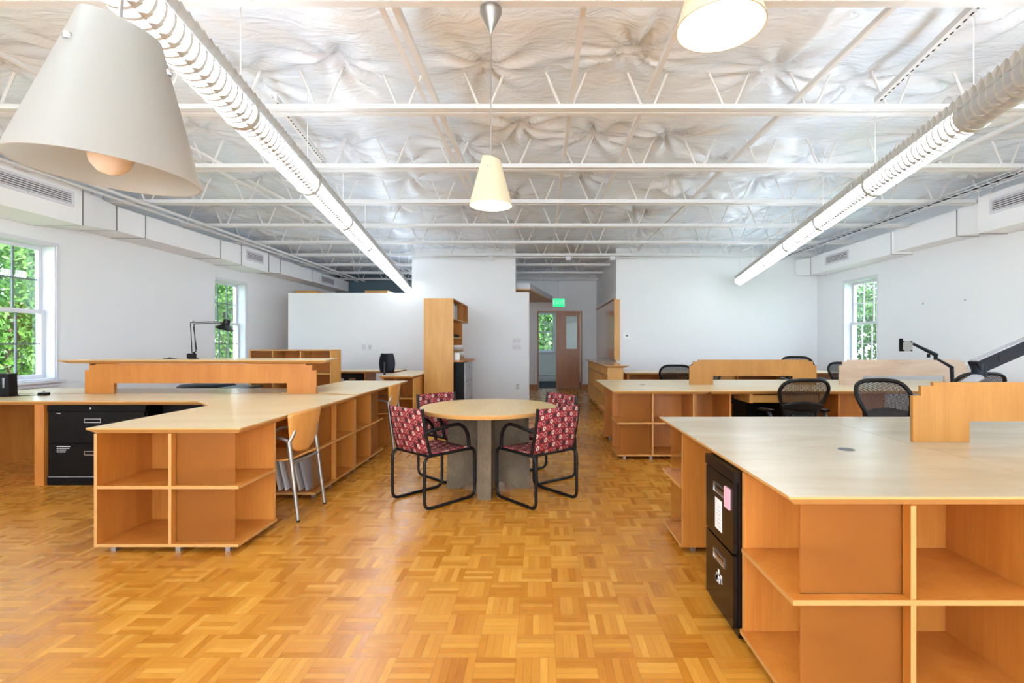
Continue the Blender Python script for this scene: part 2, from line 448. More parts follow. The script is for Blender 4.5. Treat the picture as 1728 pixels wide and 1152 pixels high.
each('foot', [(-1.5, -1.4, YR-.06, YR-.01, 0, .05), (2.4, 2.5, YR-.06, YR-.01, 0, .05)], M['trim'], h)

def window(n, side, a, b, z0, z1, plane, cols=3, face=None):
    """double-hung window set into the wall; side -1 left wall, +1 right wall, 0 facing -Y"""
    w = thing('window_%d' % n, None, None, (0, 0, 0), kind='structure')
    if side: P = lambda u, d: (plane+side*d, u)
    else: P = lambda u, d: (u, plane+d)
    def bx(mb, u0, u1, d0, d1, q0, q1):
        p = P(u0, d0); q = P(u1, d1)
        mb.box(min(p[0], q[0]), max(p[0], q[0]), min(p[1], q[1]), max(p[1], q[1]), q0, q1)
    D = .2; m = MB()
    t = .018
    bx(m, a, a+t, 0, D, z0, z1); bx(m, b-t, b, 0, D, z0, z1); bx(m, a+t, b-t, 0, D, z1-t, z1); bx(m, a+t, b-t, 0, D, z0, z0+t)
    c = .025
    bx(m, a-c, a, -.012, 0, z0-.02, z1); bx(m, b, b+c, -.012, 0, z0-.02, z1); bx(m, a-c, b+c, -.012, 0, z1, z1+c)
    obj('window_frame', m, M['trim'], w)
    m = MB(); bx(m, a-.06, b+.06, -.06, .06, z0-.03, z0-.001); bx(m, a-.04, b+.04, -.02, 0, z0-.08, z0-.03); obj('window_sill', m, M['trim'], w)
    zm = (z0+z1)/2; s = .045
    for nm, q0, q1, d in (('upper_sash', zm-.02, z1-.0185, .15), ('lower_sash', z0+.0185, zm+.03, .114)):
        m = MB(); A, B = a+.0185, b-.0185
        bx(m, A, A+s, d, d+.035, q0, q1); bx(m, B-s, B, d, d+.035, q0, q1); bx(m, A+s, B-s, d, d+.035, q0, q0+s); bx(m, A+s, B-s, d, d+.035, q1-s, q1)
        sash = obj(nm, m, M['trim'], w)
        g = MB()
        for i in range(1, cols):
            u = A+s+(B-A-2*s)*i/cols; bx(g, u-.008, u+.008, d+.008, d+.027, q0+s, q1-s)
        q = (q0+q1)/2; bx(g, A+s, B-s, d+.009, d+.026, q-.008, q+.008)
        obj('muntin_grid', g, M['muntin'] if side < 0 else M['trim'], sash)
        g = MB(); bx(g, A+s-.004, B-s+.004, d+.016, d+.019, q0+s-.004, q1-s+.004); obj('pane', g, M['glass'], sash)
    return w
n = 1
for a, b in LW: window(n, -1, a, b, WZ0, WZ1, XL); n += 1
for a, b in RW: window(n, 1, a, b, WZ0, WZ1, XR); n += 1
window(n, 0, -.22, .48, .98, 2.3, YR, cols=2)
for a, b in ADDED_BW:  # unseen rear windows, added to brighten the room
    n += 1; w = thing('window_%d' % n, None, None, (0, 0, 0), kind='structure')
    m = MB()
    for u in (a, (a+b)/2-.025, b-.05): m.box(u, u+.05, YB-.14, YB-.07, .35, 2.95)
    m.box(a+.05, b-.05, YB-.139, YB-.071, .35, .40).box(a+.05, b-.05, YB-.139, YB-.071, 2.90, 2.95)
    obj('window_frame', m, M['trim'], w); obj('pane', MB().box(a+.02, b-.02, YB-.108, YB-.104, .37, 2.93), M['glass'], w)

# doorway and sliding door leaf
d = thing('door_1', None, None, (0, 0, 0), kind='structure')
t = .035
obj('door_frame', MB().box(DX0-t, DX0+.005, YF-.02, YF+.13, 0, DZ).box(DX1-.005, DX1+t, YF-.02, YF+.13, 0, DZ).box(DX0-t, DX1+t, YF-.02, YF+.13, DZ-.005, DZ+t), M['reddoor'], d)
lx0, lx1 = .44, 1.10; gx0, gx1, gz0, gz1 = .72, 1.02, 1.11, 2.03
y0, y1 = YF+.03, YF+.075
leaf = obj('door_leaf', MB().box(lx0, gx0, y0, y1, .01, 2.12).box(gx1, lx1, y0, y1, .01, 2.12).box(gx0, gx1, y0, y1, .01, gz0).box(gx0, gx1, y0, y1, gz1, 2.12), M['reddoor'], d)
obj('glass', MB().box(gx0, gx1, y0+.015, y0+.022, gz0, gz1), M['glass'], leaf)

# ------------------------------------------------------------------ ceiling film
JY = [-1.14+1.222*i for i in range(0, 12)]          # joist lines
JY = [2.5-1.222*3+1.222*i for i in range(0, 13)]
def make_ceiling_mesh():
    import numpy as np
    rng = np.random.RandomState(4)
    xs = np.arange(XL-.2, XR+.25, .034)
    ys = np.concatenate([np.arange(YB-.1, 1.6, .09), np.arange(1.6, 7.2, .028), np.arange(7.2, YW+.4, .045), np.arange(YW+.4, YF+.2, .09)])
    X, Y = np.meshgrid(xs, ys)
    ph = (Y-2.5)/1.222; fr = ph-np.floor(ph)
    Z = ZC-.055*np.sin(PI*fr)**1.5
    for (sx, sy, amp, p) in ((.7, 1.3, .016, .3), (1.9, .8, .012, 1.1), (3.1, 2.3, .008, 2.1), (.45, 3.7, .007, .7)):
        Z += amp*np.sin(sx*X*2.1+p+1.3*np.sin(sy*Y))*np.sin(sy*Y*1.7+p*2+.9*np.sin(sx*X))
    stars = []
    for k in range(-3, 10):
        y0 = 2.5+1.222*k
        x = XL+.3+rng.rand()*.6
        while x < XR:
            stars.append((x, y0+rng.choice([-.28, -.2, .0, .18, .5])+rng.uniform(-.08, .08), rng.uniform(.5, 1.15)))
            x += rng.uniform(.55, 1.25)
    for (cx, cy, a) in stars:
        R = rng.uniform(.45, .8)
        m = (np.abs(X-cx) < R*1.3) & (np.abs(Y-cy) < R*1.3)
        dx = X[m]-cx; dy = Y[m]-cy; r = np.sqrt(dx*dx+dy*dy)+1e-4; th = np.arctan2(dy, dx)
        n1 = rng.randint(7, 12); p1, p2 = rng.rand(2)*6.28
        w = np.exp(-(r/R*1.7)**2)
        fold = np.cos(n1*th+p1+1.2*np.sin(2*th+p2)+r*3)
        fold = np.sign(fold)*np.abs(fold)**.7
        Z[m] += a*(.085*np.exp(-r/.12)+w*.058*fold*np.clip(r/.16, 0, 1)*(.6+.4*np.sin(3*th+p2)))
    # two torn, hanging folds
    for (cx, cy, s) in ((1.75, 6.3, .16), (2.3, 6.6, .13), (1.2, 6.75, .1), (-4.9, 4.6, .12)):
        r2 = ((X-cx)/.5)**2+((Y-cy)/.16)**2
        Z -= s*np.exp(-r2*2)*(.7+.3*np.sin(X*23+np.sin(Y*17)*2))
    Z = np.minimum(Z, 3.42)
    ny, nx = X.shape
    V = np.stack([X, Y, Z], -1).reshape(-1, 3)
    i = np.arange(ny*nx).reshape(ny, nx)
    Fq = np.stack([i[:-1, :-1], i[1:, :-1], i[1:, 1:], i[:-1, 1:]], -1).reshape(-1, 4)
    me = bpy.data.meshes.new('ceiling')
    me.vertices.add(len(V)); me.vertices.foreach_set('co', V.ravel())
    me.loops.add(Fq.size); me.loops.foreach_set('vertex_index', Fq.ravel())
    me.polygons.add(len(Fq)); me.polygons.foreach_set('loop_start', np.arange(0, Fq.size, 4)); me.polygons.foreach_set('loop_total', np.full(len(Fq), 4))
    me.update(); me.validate()
    me.polygons.foreach_set('use_smooth', np.ones(len(Fq), bool))
    me.materials.append(M['ceiling'])
    o = bpy.data.objects.new('ceiling', me); COL.objects.link(o); setp(o, kind='structure')
make_ceiling_mesh()
obj('roof_deck', MB().box(XL-.24, XR+.24, YB-.2, YF+.3, 3.6, 3.75), M['steel'], kind='structure')

# open-web joists
ORD = ['first','second','third','fourth','fifth','sixth','seventh','eighth','ninth','tenth','eleventh','twelfth','thirteenth']
JZ = 2.98
vis = [y for y in JY if y > 2.2]
for i, y in enumerate(JY):
    if y > YF: continue
    x0, x1 = XL+.01, XR-.01
    if y > YW: x1 = 1.55
    if y > 2.2:
        k = vis.index(y)
        if y < YW: lab = 'white open-web steel joist under the ceiling, %s from the top of the photo' % ORD[k]
        else: lab = 'white open-web steel joist over the corridor, %s beyond the white cross wall' % ORD[k-len([q for q in vis if q < YW])]
    else: lab = 'white open-web steel joist above and behind the viewer, %s row back' % ORD[2-i]
    J = thing('ceiling_joist', lab, 'joist', (0, y, JZ), 'white open-web ceiling joists')
    m = MB()
    for s in (-1, 1):
        a, b = sorted((s*.012, s*.062))
        m.box(x0, x1, y+a, y+b, JZ, JZ+.007)
        c, d2 = sorted((s*.012, s*.018)); m.box(x0, x1, y+c, y+d2, JZ+.007, JZ+.055)
    obj('bottom_chord', m, M['steel'], J)
    m = MB(); x = x0+.25+.17*(i % 3); pts = []
    while x < x1-.2:
        pts += [(x-.19, y, ZC+.10), (x-.035, y, JZ+.03), (x+.035, y, JZ+.03), (x+.19, y, ZC+.10)]
        x += .61
    m.tube(pts, .0105, 6)
    obj('web', m, M['steel'], J, smooth=40)
    for (xb, xt) in ((-3.12, -3.72), (3.36, 3.96)):
        if xb < x1: obj('end_diagonal', MB().tube([(xb, y, JZ+.03), (xt, y, ZC+.06)], .017, 6), M['steel'], J)
# bridging bars running down the room
for x, ya, yb, dbl, lab in ((-.85, 1.3, 9.6, 1, 'pair of white bridging angles above the lit pendant, left of its cord'), (.23, 1.3, 9.6, 0, 'thin white bridging bar just right of the pendant cord'),
                       (.78, 1.3, 9.6, 0, 'thin white bridging bar between the two lit pendants'), (1.89, 1.3, 9.6, 0, 'grey bridging bar crossing the ceiling left of the slotted strut'),
                       (-3.35, 1.3, 13.6, 0, 'white bridging bar left of the left tube light'), (3.9, 1.3, 9.6, 0, 'white bridging bar right of the right tube light')):
    m = MB(); m.box(x-.016, x+.016, ya, yb, 3.041, 3.046).box(x-.016, x-.011, ya, yb, 3.046, 3.075)
    if dbl: m.box(x+.055, x+.09, ya, yb, 3.041, 3.046).box(x+.085, x+.09, ya, yb, 3.046, 3.08)
    obj('bridging_bar', m, M['steel'], label=lab, cat='bracing bar', group='bridging bars between joists', loc=(x, ya, 3.04))
for x, ya, yb, lab in ((2.3, 2.52, 3.70, 'white slotted steel strut near the right tube light'), (-1.95, 3.64, 4.94, 'white slotted steel strut beside the left tube light')):
    dx = .2 if x > 0 else -.2
    T = lambda p, x=x, ya=ya, yb=yb, dx=dx: Vector((x+p.x+dx*(p.y-ya)/(yb-ya), p.y, p.z))
    st = thing('slotted_strut', lab, 'strut', (x, ya, 3.0))
    obj('channel', MB(T).box(-.021, .021, ya, yb, 3.036, 3.04).box(-.021, -.017, ya, yb, 3.04, 3.075).box(.017, .021, ya, yb, 3.04, 3.075), M['steel'], st)
    m = MB(T); y = ya+.05
    while y < yb-.05: m.box(.002, .013, y, y+.028, 3.0345, 3.0358); y += .056
    obj('slot_row', m, M['dark'], st)
# cable tray on the right, pipes on the left
ct = thing('cable_tray', 'wire ladder cable tray running above the duct by the right wall', 'cable tray', (4.75, 3, 3.0))
m = MB()
for dx in (-.075, .075):
    for z in (2.94, 2.975): m.tube([(4.78+dx, 2.2, z), (4.78+dx, 10.1, z)], .004, 5)
m.tube([(4.78, 2.2, 2.94), (4.78, 10.1, 2.94)], .004, 5)
y = 2.25
while y < 10.05:
    m.tube([(4.705, y, 2.977), (4.705, y, 2.94), (4.855, y, 2.94), (4.855, y, 2.977)], .003, 4); y += .13
obj('wire_ladder', m, M['trim'], ct)
for jy in JY:
    if 2.3 < jy < 10: obj('hanger_clip', MB().box(4.77, 4.79, jy-.03, jy+.03, 2.936, 2.982), M['trim'], ct)
obj('cable_run', MB().tube([(4.74, 2.2, 2.953), (4.75, 5, 2.953), (4.74, 10.1, 2.953)], .009, 6).tube([(4.79, 2.2, 2.954), (4.78, 6, 2.954), (4.79, 10.1, 2.954)], .01, 6), M['navy'], ct, smooth=50)
for i, (x, r) in enumerate(((-4.98, .017), (-4.80, .02))):
    p = obj('ceiling_pipe', MB().tube([(x, 2.2, 2.955), (x, 13.6, 2.955)], r, 8), M['steel'], label=['thin white pipe above the left duct, nearer the left wall', 'white pipe above the left duct, nearer the left tube light'][i], cat='pipe', group='pipes above the left duct', smooth=50, loc=(x, 2.2, 2.955))
cd = thing('conduit', 'white electrical conduit with junction boxes under the last joist before the corridor', 'conduit', (-.3, 9.83, 2.9))
obj('pipe', MB().tube([(-2.1, 9.84, 2.955), (1.9, 9.84, 2.955)], .013, 8), M['steel'], cd, smooth=50)
for x in (-.98, 1.42, .55): obj('junction_box', MB().box(x-.05, x+.05, 9.79, 9.86, 2.9, 2.968), M['trim'], cd)

# ducts
def duct(name, label, side, segs, vents, flat):
    D = thing(name, label, 'duct', (side*5.6, segs[0][0], 2.6))
    m = MB()
    for k, (ya, yb, xa, xb, za, zb, ta, tb) in enumerate(segs):
        w = side*5.726
        def ring(y, x, z, t): return [(w, y, z), (side*x, y, z), (side*x, y, t), (w, y, t)]
        m.loft([ring(ya, xa, za, ta), ring(yb, xb, zb, tb)])
        if k:
            sx = side*xa; e = .006; sm = MB()
            sm.box(min(sx, sx-side*e), max(sx, sx-side*e), ya-.006, ya+.006, za-.004, ta)
            lo, hi = sorted((w, sx)); sm.box(lo, hi, ya-.006, ya+.006, za-.005, za); obj('joint_seam', sm, M['ductseam'], D)
    obj('duct_run', m, M['duct'], D)
    for (ya, yb, za, zb, x) in vents:
        v = MB(); sx = side*x; o_ = -side
        def b(d0, d1, a, b_, c, e): v.box(*sorted((sx+o_*d0, sx+o_*d1)), a, b_, c, e)
        b(0, .012, ya-.03, yb+.03, zb, zb+.03); b(0, .012, ya-.03, yb+.03, za-.03, za); b(0, .012, ya-.03, ya, za, zb); b(0, .012, yb, yb+.03, za, zb)
        V = obj('vent_grille', v, M['trim'], D)
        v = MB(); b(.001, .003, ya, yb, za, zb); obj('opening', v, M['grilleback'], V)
        v = MB(); nn = 5
        for i in range(nn):
            z = za+(zb-za)*(i+.5)/nn; b(.003, .011, ya, yb, z-.006, z+.005)
        obj('louver_set', v, M['trim'], V)
    st = MB(); y = segs[0][0]+.4
    while y < segs[-1][1]-.3:
        x = side*(flat-.0); st.box(min(x, x-side*.004), max(x, x-side*.004), y, y+.025, 2.63, 3.1); y += 1.9
    return D
duct('air_duct', 'white boxed air duct with grilles along the top of the left wall', -1,
     [(-1.5, 5.62, 5.17, 5.17, 2.585, 2.585, 3.0, 3.0), (5.62, 6.2, 5.17, 5.29, 2.59, 2.66, 2.99, 2.97), (6.2, 6.64, 5.28, 5.28, 2.66, 2.66, 2.96, 2.96), (6.64, 8.2, 5.27, 5.27, 2.66, 2.66, 2.96, 2.96),
      (8.2, 8.72, 5.27, 5.25, 2.66, 2.64, 2.96, 2.98), (8.72, 9.6, 5.24, 5.24, 2.63, 2.63, 2.99, 2.99), (9.6, 10.1, 5.24, 5.28, 2.64, 2.68, 2.98, 2.96), (10.1, 11.5, 5.28, 5.28, 2.68, 2.68, 2.96, 2.96), (11.5, 13.7, 5.28, 5.28, 2.69, 2.69, 2.95, 2.95)],
     [(4.75, 5.48, 2.79, 2.90, 5.17), (8.88, 9.38, 2.78, 2.90, 5.24), (12.0, 12.7, 2.76, 2.88, 5.28)], 5.25)
duct('air_duct', 'white boxed air duct with grilles along the top of the right wall', 1,
     [(-1.5, 6.1, 5.36, 5.36, 2.60, 2.60, 3.04, 3.04), (6.1, 6.5, 5.38, 5.44, 2.60, 2.66, 3.03, 3.0), (6.5, 7.66, 5.44, 5.44, 2.66, 2.66, 3.0, 3.0), (7.66, 9.95, 5.40, 5.40, 2.63, 2.63, 2.98, 2.98), (9.95, 10.28, 5.40, 5.26, 2.63, 2.66, 2.98, 2.97)],
     [(5.2, 5.9, 2.82, 2.94, 5.36), (8.75, 9.4, 2.76, 2.88, 5.40)], 5.42)

# ------------------------------------------------------------------ tube lights
def tube_light(name, label, x0, slope, ya, yb, ring0, inner):
    L = math.sqrt(1+slope*slope); dirv = Vector((slope, 1, 0))/L
    side = Vector((1, -slope, 0))/L; up = Vector((0, 0, 1)); zc = 2.50; R = .082
    o = Vector((x0, 0, zc))
    P = lambda y: o+Vector((slope*y, y, 0))
    T = thing(name, label, 'tube light', tuple(P(ya)))
    seg = 1.19; k0 = math.floor((ya-ring0)/seg); y = ring0+seg*k0
    while y < yb:
        a, b = max(y, ya), min(y+seg, yb)
        lit = not (inner < 0 and b < ring0+.3)
        m = MB(); per = .058; n = max(2, int((b-a)/per))
        ang = [math.radians(q) for q in range(-205, 26, 11)]     # lower part of the circle
        prof = [(0, .955), (.68, 1.05), (.92, 1.07), (1.0, .955)]
        rows = []; mats = []
        for i in range(n):
            for j, (t, q) in enumerate(prof[:-1]):
                rows.append((a+(b-a)*(i+t)/n, q)); mats.append(1 if j >= 1 else 0)
        rows.append((b, .955))
        vs = []; na = len(ang)
        for (yy, q) in rows:
            c = P(yy)
            for th in ang:
                sk = math.sin(th)*.012*0
                vs.append(c+side*(math.cos(th)*R*q)+up*(math.sin(th)*R*q))
        base = len(m.v); m.v += vs
        for r in range(len(rows)-1):
            for i in range(na-1):
                m.f.append([r*na+i, r*na+i+1, (r+1)*na+i+1, (r+1)*na+i]); m.m.append(mats[r] if lit or ang[i] < -1.05 else 2)
        obj('diffuser_sleeve', m, [M['sleeve'], M['fold']] if lit else [M['sleevedim'], M['band'], M['sleeve']], T, norm=False)
        m = MB(); lin = []
        for yy in (a, b): lin.append([P(yy)+side*(math.cos(th)*R*.93)+up*(math.sin(th)*R*.93) for th in ang])
        m.loft(lin, cap=False, closed=False); obj('light_stop_liner', m, M['trim'], T, norm=False)  # opaque liner added to stop the sleeve glowing upward
        # grey triangles standing in for the shadows between the sleeve folds
        m = MB()
        for i in range(n):
            yy = a+(b-a)*(i+.2)/n; y2 = a+(b-a)*(i+1.0)/n
            th0 = math.radians(-90+inner*28); th1 = math.radians(-90+inner*52)
            f = lambda th, q: side*(math.cos(th)*R*q)+up*(math.sin(th)*R*q)
            p1 = P(yy)+f(th0, 1.075); p2 = P(y2)+f(th0, 1.085); p3 = P(y2)+f(th1, 1.085)
            m.add([p1, p2, p3, p1+up*.006, p2+up*.006, p3+up*.006], [(0,1,2), (5,4,3), (0,3,4,1), (1,4,5,2), (2,5,3,0)])
        obj('fold_shadow_row', m, M['guard'], T)
        # scalloped guard on top
        for s in (-1, 1):
            m = MB()
            for i in range(n):
                yy = a+(b-a)*i/n; y2 = a+(b-a)*(i+1)/n; ym = (yy+y2)/2
                e0 = side*(s*R*.93)+up*(R*.40)
                top = side*(s*R*1.12)+up*(R*.95); top2 = side*(s*R*1.0)+up*(R*1.2)
                pts = [P(yy)+e0, P(y2)+e0, P(y2)+top*.97, P(ym)+top2, P(yy)+top*.97]
                nrm = side*(s*.003)
                m.add(pts+[p+nrm for p in pts], [(0,1,2,3,4), (9,8,7,6,5), (0,5,6,1), (1,6,7,2), (2,7,8,3), (3,8,9,4), (4,9,5,0)])
            obj('scalloped_guard', m, M['guard'], T)
        if y > ya+.05:
            m = MB(); ringpts = []
            for (yy, q) in ((y-.02, 1.1), (y-.02, 1.12), (y+.02, 1.12), (y+.02, 1.1)):
                ringpts.append([P(yy)+side*(math.cos(t2)*R*q)+up*(math.sin(t2)*R*q) for t2 in [2*PI*i/28 for i in range(28)]])
            m.loft(ringpts+[ringpts[0]], cap=False); obj('joint_band', m, M['band'], T, smooth=40)
            obj('hanger_wire', MB().tube([P(y)+up*R*1.1, Vector((P(y).x, P(y).y, 3.22))], .003, 5), M['steel'], T)
        # uplight added and hidden in the tube top to brighten the ceiling
        la = bpy.data.lights.new('fill_uplight', 'AREA'); la.shape = 'RECTANGLE'; la.size = .1; la.size_y = (b-a)*.96
        la.energy = UPLIGHT*(b-a); la.color = LC
        lo = bpy.data.objects.new('fill_uplight', la); COL.objects.link(lo)
        lo.location = P((a+b)/2)+up*R*.55
        lo.rotation_euler = (PI, 0, -math.atan(slope) if True else 0)
        y += seg
    return T
tube_light('tube_light', 'long white ribbed tube light hanging down the left side of the room', -1.62+.164*2.69, -.164, -2.5, 13.2, 2.69, 1)
tube_light('tube_light', 'long white ribbed tube light hanging down the right side of the room', 2.364-.2215*2.717, .2215, -2.5, 9.89, 2.717, -1)

# ------------------------------------------------------------------ pendants
def pendant(label, x, y, zb, R, H, on, tilt=0, zc=2.97):
    P = thing('pendant_lamp', label, 'pendant lamp', (x, y, zb), 'cone glass pendant lamps')
    n = 48; r1 = R*.375
    outer = []; inner = []
    def ring(t, q, slant=0):
        out = []
        for k in range(n):
            a = 2*PI*k/n; r = (R+(r1-R)*t)*q
            z = zb+H*t-slant*math.cos(a)*1.0
            # keep the slanted cut on the cone surface
            tt = (z-zb)/H; r = (R+(r1-R)*tt)*q
            out.append((x+r*math.cos(a), y+r*math.sin(a), z))
        return out
    sl = H*.045
    rings_o = [ring(0, 1), ring(.2, 1.0), ring(.4, 1), ring(.6, 1), ring(.78, 1), ring(.92, 1, sl)]
    rings_i = [ring(0, .97), ring(.2, .965), ring(.4, .96), ring(.6, .955), ring(.78, .95), ring(.92, .94, sl)]
    if on:
        m = MB(); m.loft([rings_i[0], rings_o[0]], cap=False); m.loft(rings_o, cap=False); m.loft([rings_o[-1], rings_i[-1]], cap=False)
        m.mi = 1; m.loft(rings_i, cap=False)
        sh = obj('lamp_shade', m, [M['shadeon'], M['shadein']], P, smooth=40)
    else:
        m = MB(); m.loft(rings_o+rings_i[::-1]+[rings_o[0]], cap=False)
        sh = obj('lamp_shade', m, M['shadeoff'], P, smooth=40)
    for a in (-1.78, .3, 1.9):
        t = .70; r = R+(r1-R)*t
        obj('clip_screw', MB().lathe([(.0001, -.006), (.006, -.005), (.007, 0), (.005, .004), (.0001, .005)], (x+r*math.cos(a), y+r*math.sin(a), zb+H*t), 12), M['chrome'], sh, smooth=50)
    bz = zb+H*.13
    bulb = [(.0001, -.034), (.014, -.031), (.025, -.02), (.03, -.004), (.028, .012), (.02, .03), (.014, .045), (.013, .06)]
    obj('bulb', MB().lathe(bulb, (x, y, bz), 20), M['bulbon'] if on else M['bulboff'], P, smooth=60)
    obj('socket', MB().lathe([(.0001, .058), (.018, .058), (.018, .11), (.006, .125), (.0001, .126)], (x, y, bz), 16), M['whitelt'], P, smooth=40)
    obj('cord', MB().tube([(x, y, bz+.12), (x, y, zc-.12)], .0035, 6), M['steelbrushed'], P)
    obj('ceiling_cup', MB().lathe([(.004, -.13), (.006, -.12), (.055, -.02), (.055, 0), (.0001, 0)], (x, y, zc), 24), M['steelbrushed'], P, smooth=35)
    if on:
        pl = bpy.data.lights.new('bulb_light', 'SPOT'); pl.energy = PEND; pl.color = (1, .88, .72); pl.spot_size = 2.2; pl.spot_blend = .6; pl.shadow_soft_size = .03
        po = bpy.data.objects.new('bulb_light', pl); COL.objects.link(po); po.location = (x, y, bz-.04)
    if tilt: P.rotation_euler = (0, tilt, 0)
    return P
pendant('large-looking unlit white cone pendant hanging closest to the viewer', -.672, .776, 1.515, .12, .249, 0, .07, zc=2.9)
pendant('lit cream cone pendant hanging above the round table', -.255, 2.56, 1.96, .111, .262, 55)
pendant('lit white pendant seen from below near the top of the photo', .47, 1.30, 2.075, .113, .26, 55)

# ------------------------------------------------------------------ office furniture
def inset(poly, d):
    n = len(poly); out = []
    A = sum(poly[i][0]*poly[(i+1) % n][1]-poly[(i+1) % n][0]*poly[i][1] for i in range(n))
    sg = 1 if A > 0 else -1
    for i in range(n):
        p0, p1, p2 = Vector(poly[i-1]), Vector(poly[i]), Vector(poly[(i+1) % n])
        e1 = (p1-p0).normalized(); e2 = (p2-p1).normalized()
        n1 = Vector((-e1.y, e1.x))*sg; n2 = Vector((-e2.y, e2.x))*sg
        b = (n1+n2); b = b/max(.2, b.length_squared)*2
        out.append(tuple(p1+b*d))
    return out
def top_mb(poly, z, th=.036, bev=.034):
    m = MB(); n = len(poly); lo = inset(poly, bev)
    r0 = [(p[0], p[1], z) for p in poly]; r1 = [(p[0], p[1], z-.009) for p in poly]; r2 = [(p[0], p[1], z-th) for p in lo]
    m.add(r0, [tuple(range(n))]); m.mi = 1
    m.add(r0+r1, [(i, (i+1) % n, n+(i+1) % n, n+i) for i in range(n)])
    m.add(r1+r2, [(i, (i+1) % n, n+(i+1) % n, n+i) for i in range(n)])
    m.add(r2, [tuple(range(n))[::-1]])
    return m
def merge_build(name, mb, mats, parent, **k):
    o = obj(name, mb, mats, parent, **k)
    return o

def shelf_unit(label, org, du, dv, W=.86, D=.44, a=.44, H=.714, frost=True, group='open plywood shelf units'):
    """plywood unit, front at v=0, closed side at u=0, corner compartment open at u=W behind frosted panels"""
    T = lambda p: Vector((org[0]+du[0]*p.x+dv[0]*p.y, org[1]+du[1]*p.x+dv[1]*p.y, p.z))
    U = thing('shelf_unit', label, 'shelf unit', (org[0]+du[0]*W/2+dv[0]*D/2, org[1]+du[1]*W/2+dv[1]*D/2, 0), group)
    t = .018; z0 = .04
    pm = [M['birch'], M['plyedge']]
    def board(name, x0, x1, y0, y1, za, zb, faces):
        """box whose thin edge faces show pale plywood layers"""
        m = MB(T); vs = [(x, y, z) for z in (za, zb) for y in (y0, y1) for x in (x0, x1)]
        allf = {'b': (0,2,3,1), 't': (4,5,7,6), 'f': (0,1,5,4), 'k': (2,6,7,3), 'l': (0,4,6,2), 'r': (1,3,7,5)}
        m.add(vs, [allf[q] for q in allf if q not in faces]); m.mi = 1
        m.add(vs, [allf[q] for q in faces])
        return obj(name, m, pm, U)
    board('bottom_shelf', 0, W, 0, D, z0, z0+t, 'flr')
    board('middle_shelf', t, W, 0, D-t, .385, .385+t, 'fr')
    board('side_panel', 0, t, 0, D, z0+t, H-.0005, 'f')
    board('back_panel', t, W-.01, D-t, D, z0+t, H-.0005, 'r')
    for za, zb in ((z0+t, .385), (.385+t, H-.0005)):
        board('divider', a, a+t, .004, D-t, za, zb, 'f')
        obj('frosted_panel', MB(T).box(a+t, W-.045, .042, .048, za, zb), M['frost'], U)
    for u in (.07, W/2+.03, W-.1):
        for v in (.035, D-.07): obj('foot', MB(T).box(u, u+.03, v, v+.03, 0, z0), M['alu'], U)
    return U

def desk(label, poly, z, legs, parts=None, mat='toplit', group='birch worktops'):
    cx = sum(p[0] for p in poly)/len(poly); cy = sum(p[1] for p in poly)/len(poly)
    Dk = thing('desk', label, 'desk', (cx, cy, 0), group)
    merge_build('worktop', top_mb(poly, z), [M[mat], M['topedge']], Dk)
    for b in legs:
        obj('leg_panel', MB().box(*b[:4], 0, z-.0365), M['birch'], Dk)
    return Dk

def divider_screen(label, x0, x1, y, mat, z0=.7505, zt=1.055):
    m = [(0, 0), (.0, .235), (.042, .235), (.042, .285), (.104, .285), (.104, zt-z0)]
    W = x1-x0; o_ = .29; hz = .105
    pts = [(x0+o_, z0), (x0+o_, z0+hz), (x1-o_, z0+hz), (x1-o_, z0)]
    left = [(x0+p[0], z0+p[1]) for p in m]; right = [(x1-p[0], z0+p[1]) for p in m]
    poly = left+right[::-1]+pts[::-1]
    # split in convex quads: build as boxes joined side by side
    mb = MB(); T = .02
    mb.prism([(x0, z0), (x0+o_, z0), (x0+o_, z0+hz), (x0+o_, z0+.235), (x0, z0+.235)], 'y', y-T/2, y+T/2)
    mb.prism([(x1-o_, z0), (x1, z0), (x1, z0+.235), (x1-o_, z0+.235), (x1-o_, z0+hz)], 'y', y-T/2, y+T/2)
    mb.prism([(x0+o_, z0+hz), (x1-o_, z0+hz), (x1-o_, z0+.235), (x0+o_, z0+.235)], 'y', y-T/2, y+T/2)
    mb.box(x0+.042, x1-.042, y-T/2, y+T/2, z0+.235, z0+.285)
    mb.box(x0+.104, x1-.104, y-T/2, y+T/2, z0+.285, zt)
    o = obj('desk_divider', mb, M[mat], label=label, cat='desk divider', group='notched plywood desk dividers', loc=((x0+x1)/2, y, z0))
    return o

# --- left cluster
shelf_unit('open plywood shelf unit under the left worktop tip, facing the viewer', (-2.66, 2.965), (1, 0), (0, 1), W=.86)
shelf_unit('open plywood shelf unit holding portfolios, just beyond the nearer plywood chair', (-1.805, 4.85), (0, -1), (-1, 0), W=.86)
shelf_unit('open plywood shelf unit on the aisle, nearest the far plywood chair', (-1.805, 4.853), (0, 1), (-1, 0), W=.86)
desk('long birch worktop with pointed tip reaching toward the viewer on the left', [(-2.70, 2.955), (-1.78, 2.955), (-1.78, 4.82), (-2.25, 4.985), (-5.62, 4.985), (-5.62, 4.35), (-3.0, 4.35), (-2.70, 4.05)], .75,
     [(-4.455, -4.375, 4.385, 4.84), (-4.9, -4.455, 4.82, 4.84), (-5.6, -5.58, 4.4, 4.95), (-2.96, -2.94, 4.42, 4.95)])
desk('birch worktop behind the low divider with the counter shelf, left side', [(-5.62, 5.02), (-2.64, 5.02), (-2.64, 5.6), (-5.62, 5.6)], .75, [(-5.6, -5.58, 5.06, 5.55), (-3.1, -3.08, 5.06, 5.55)])
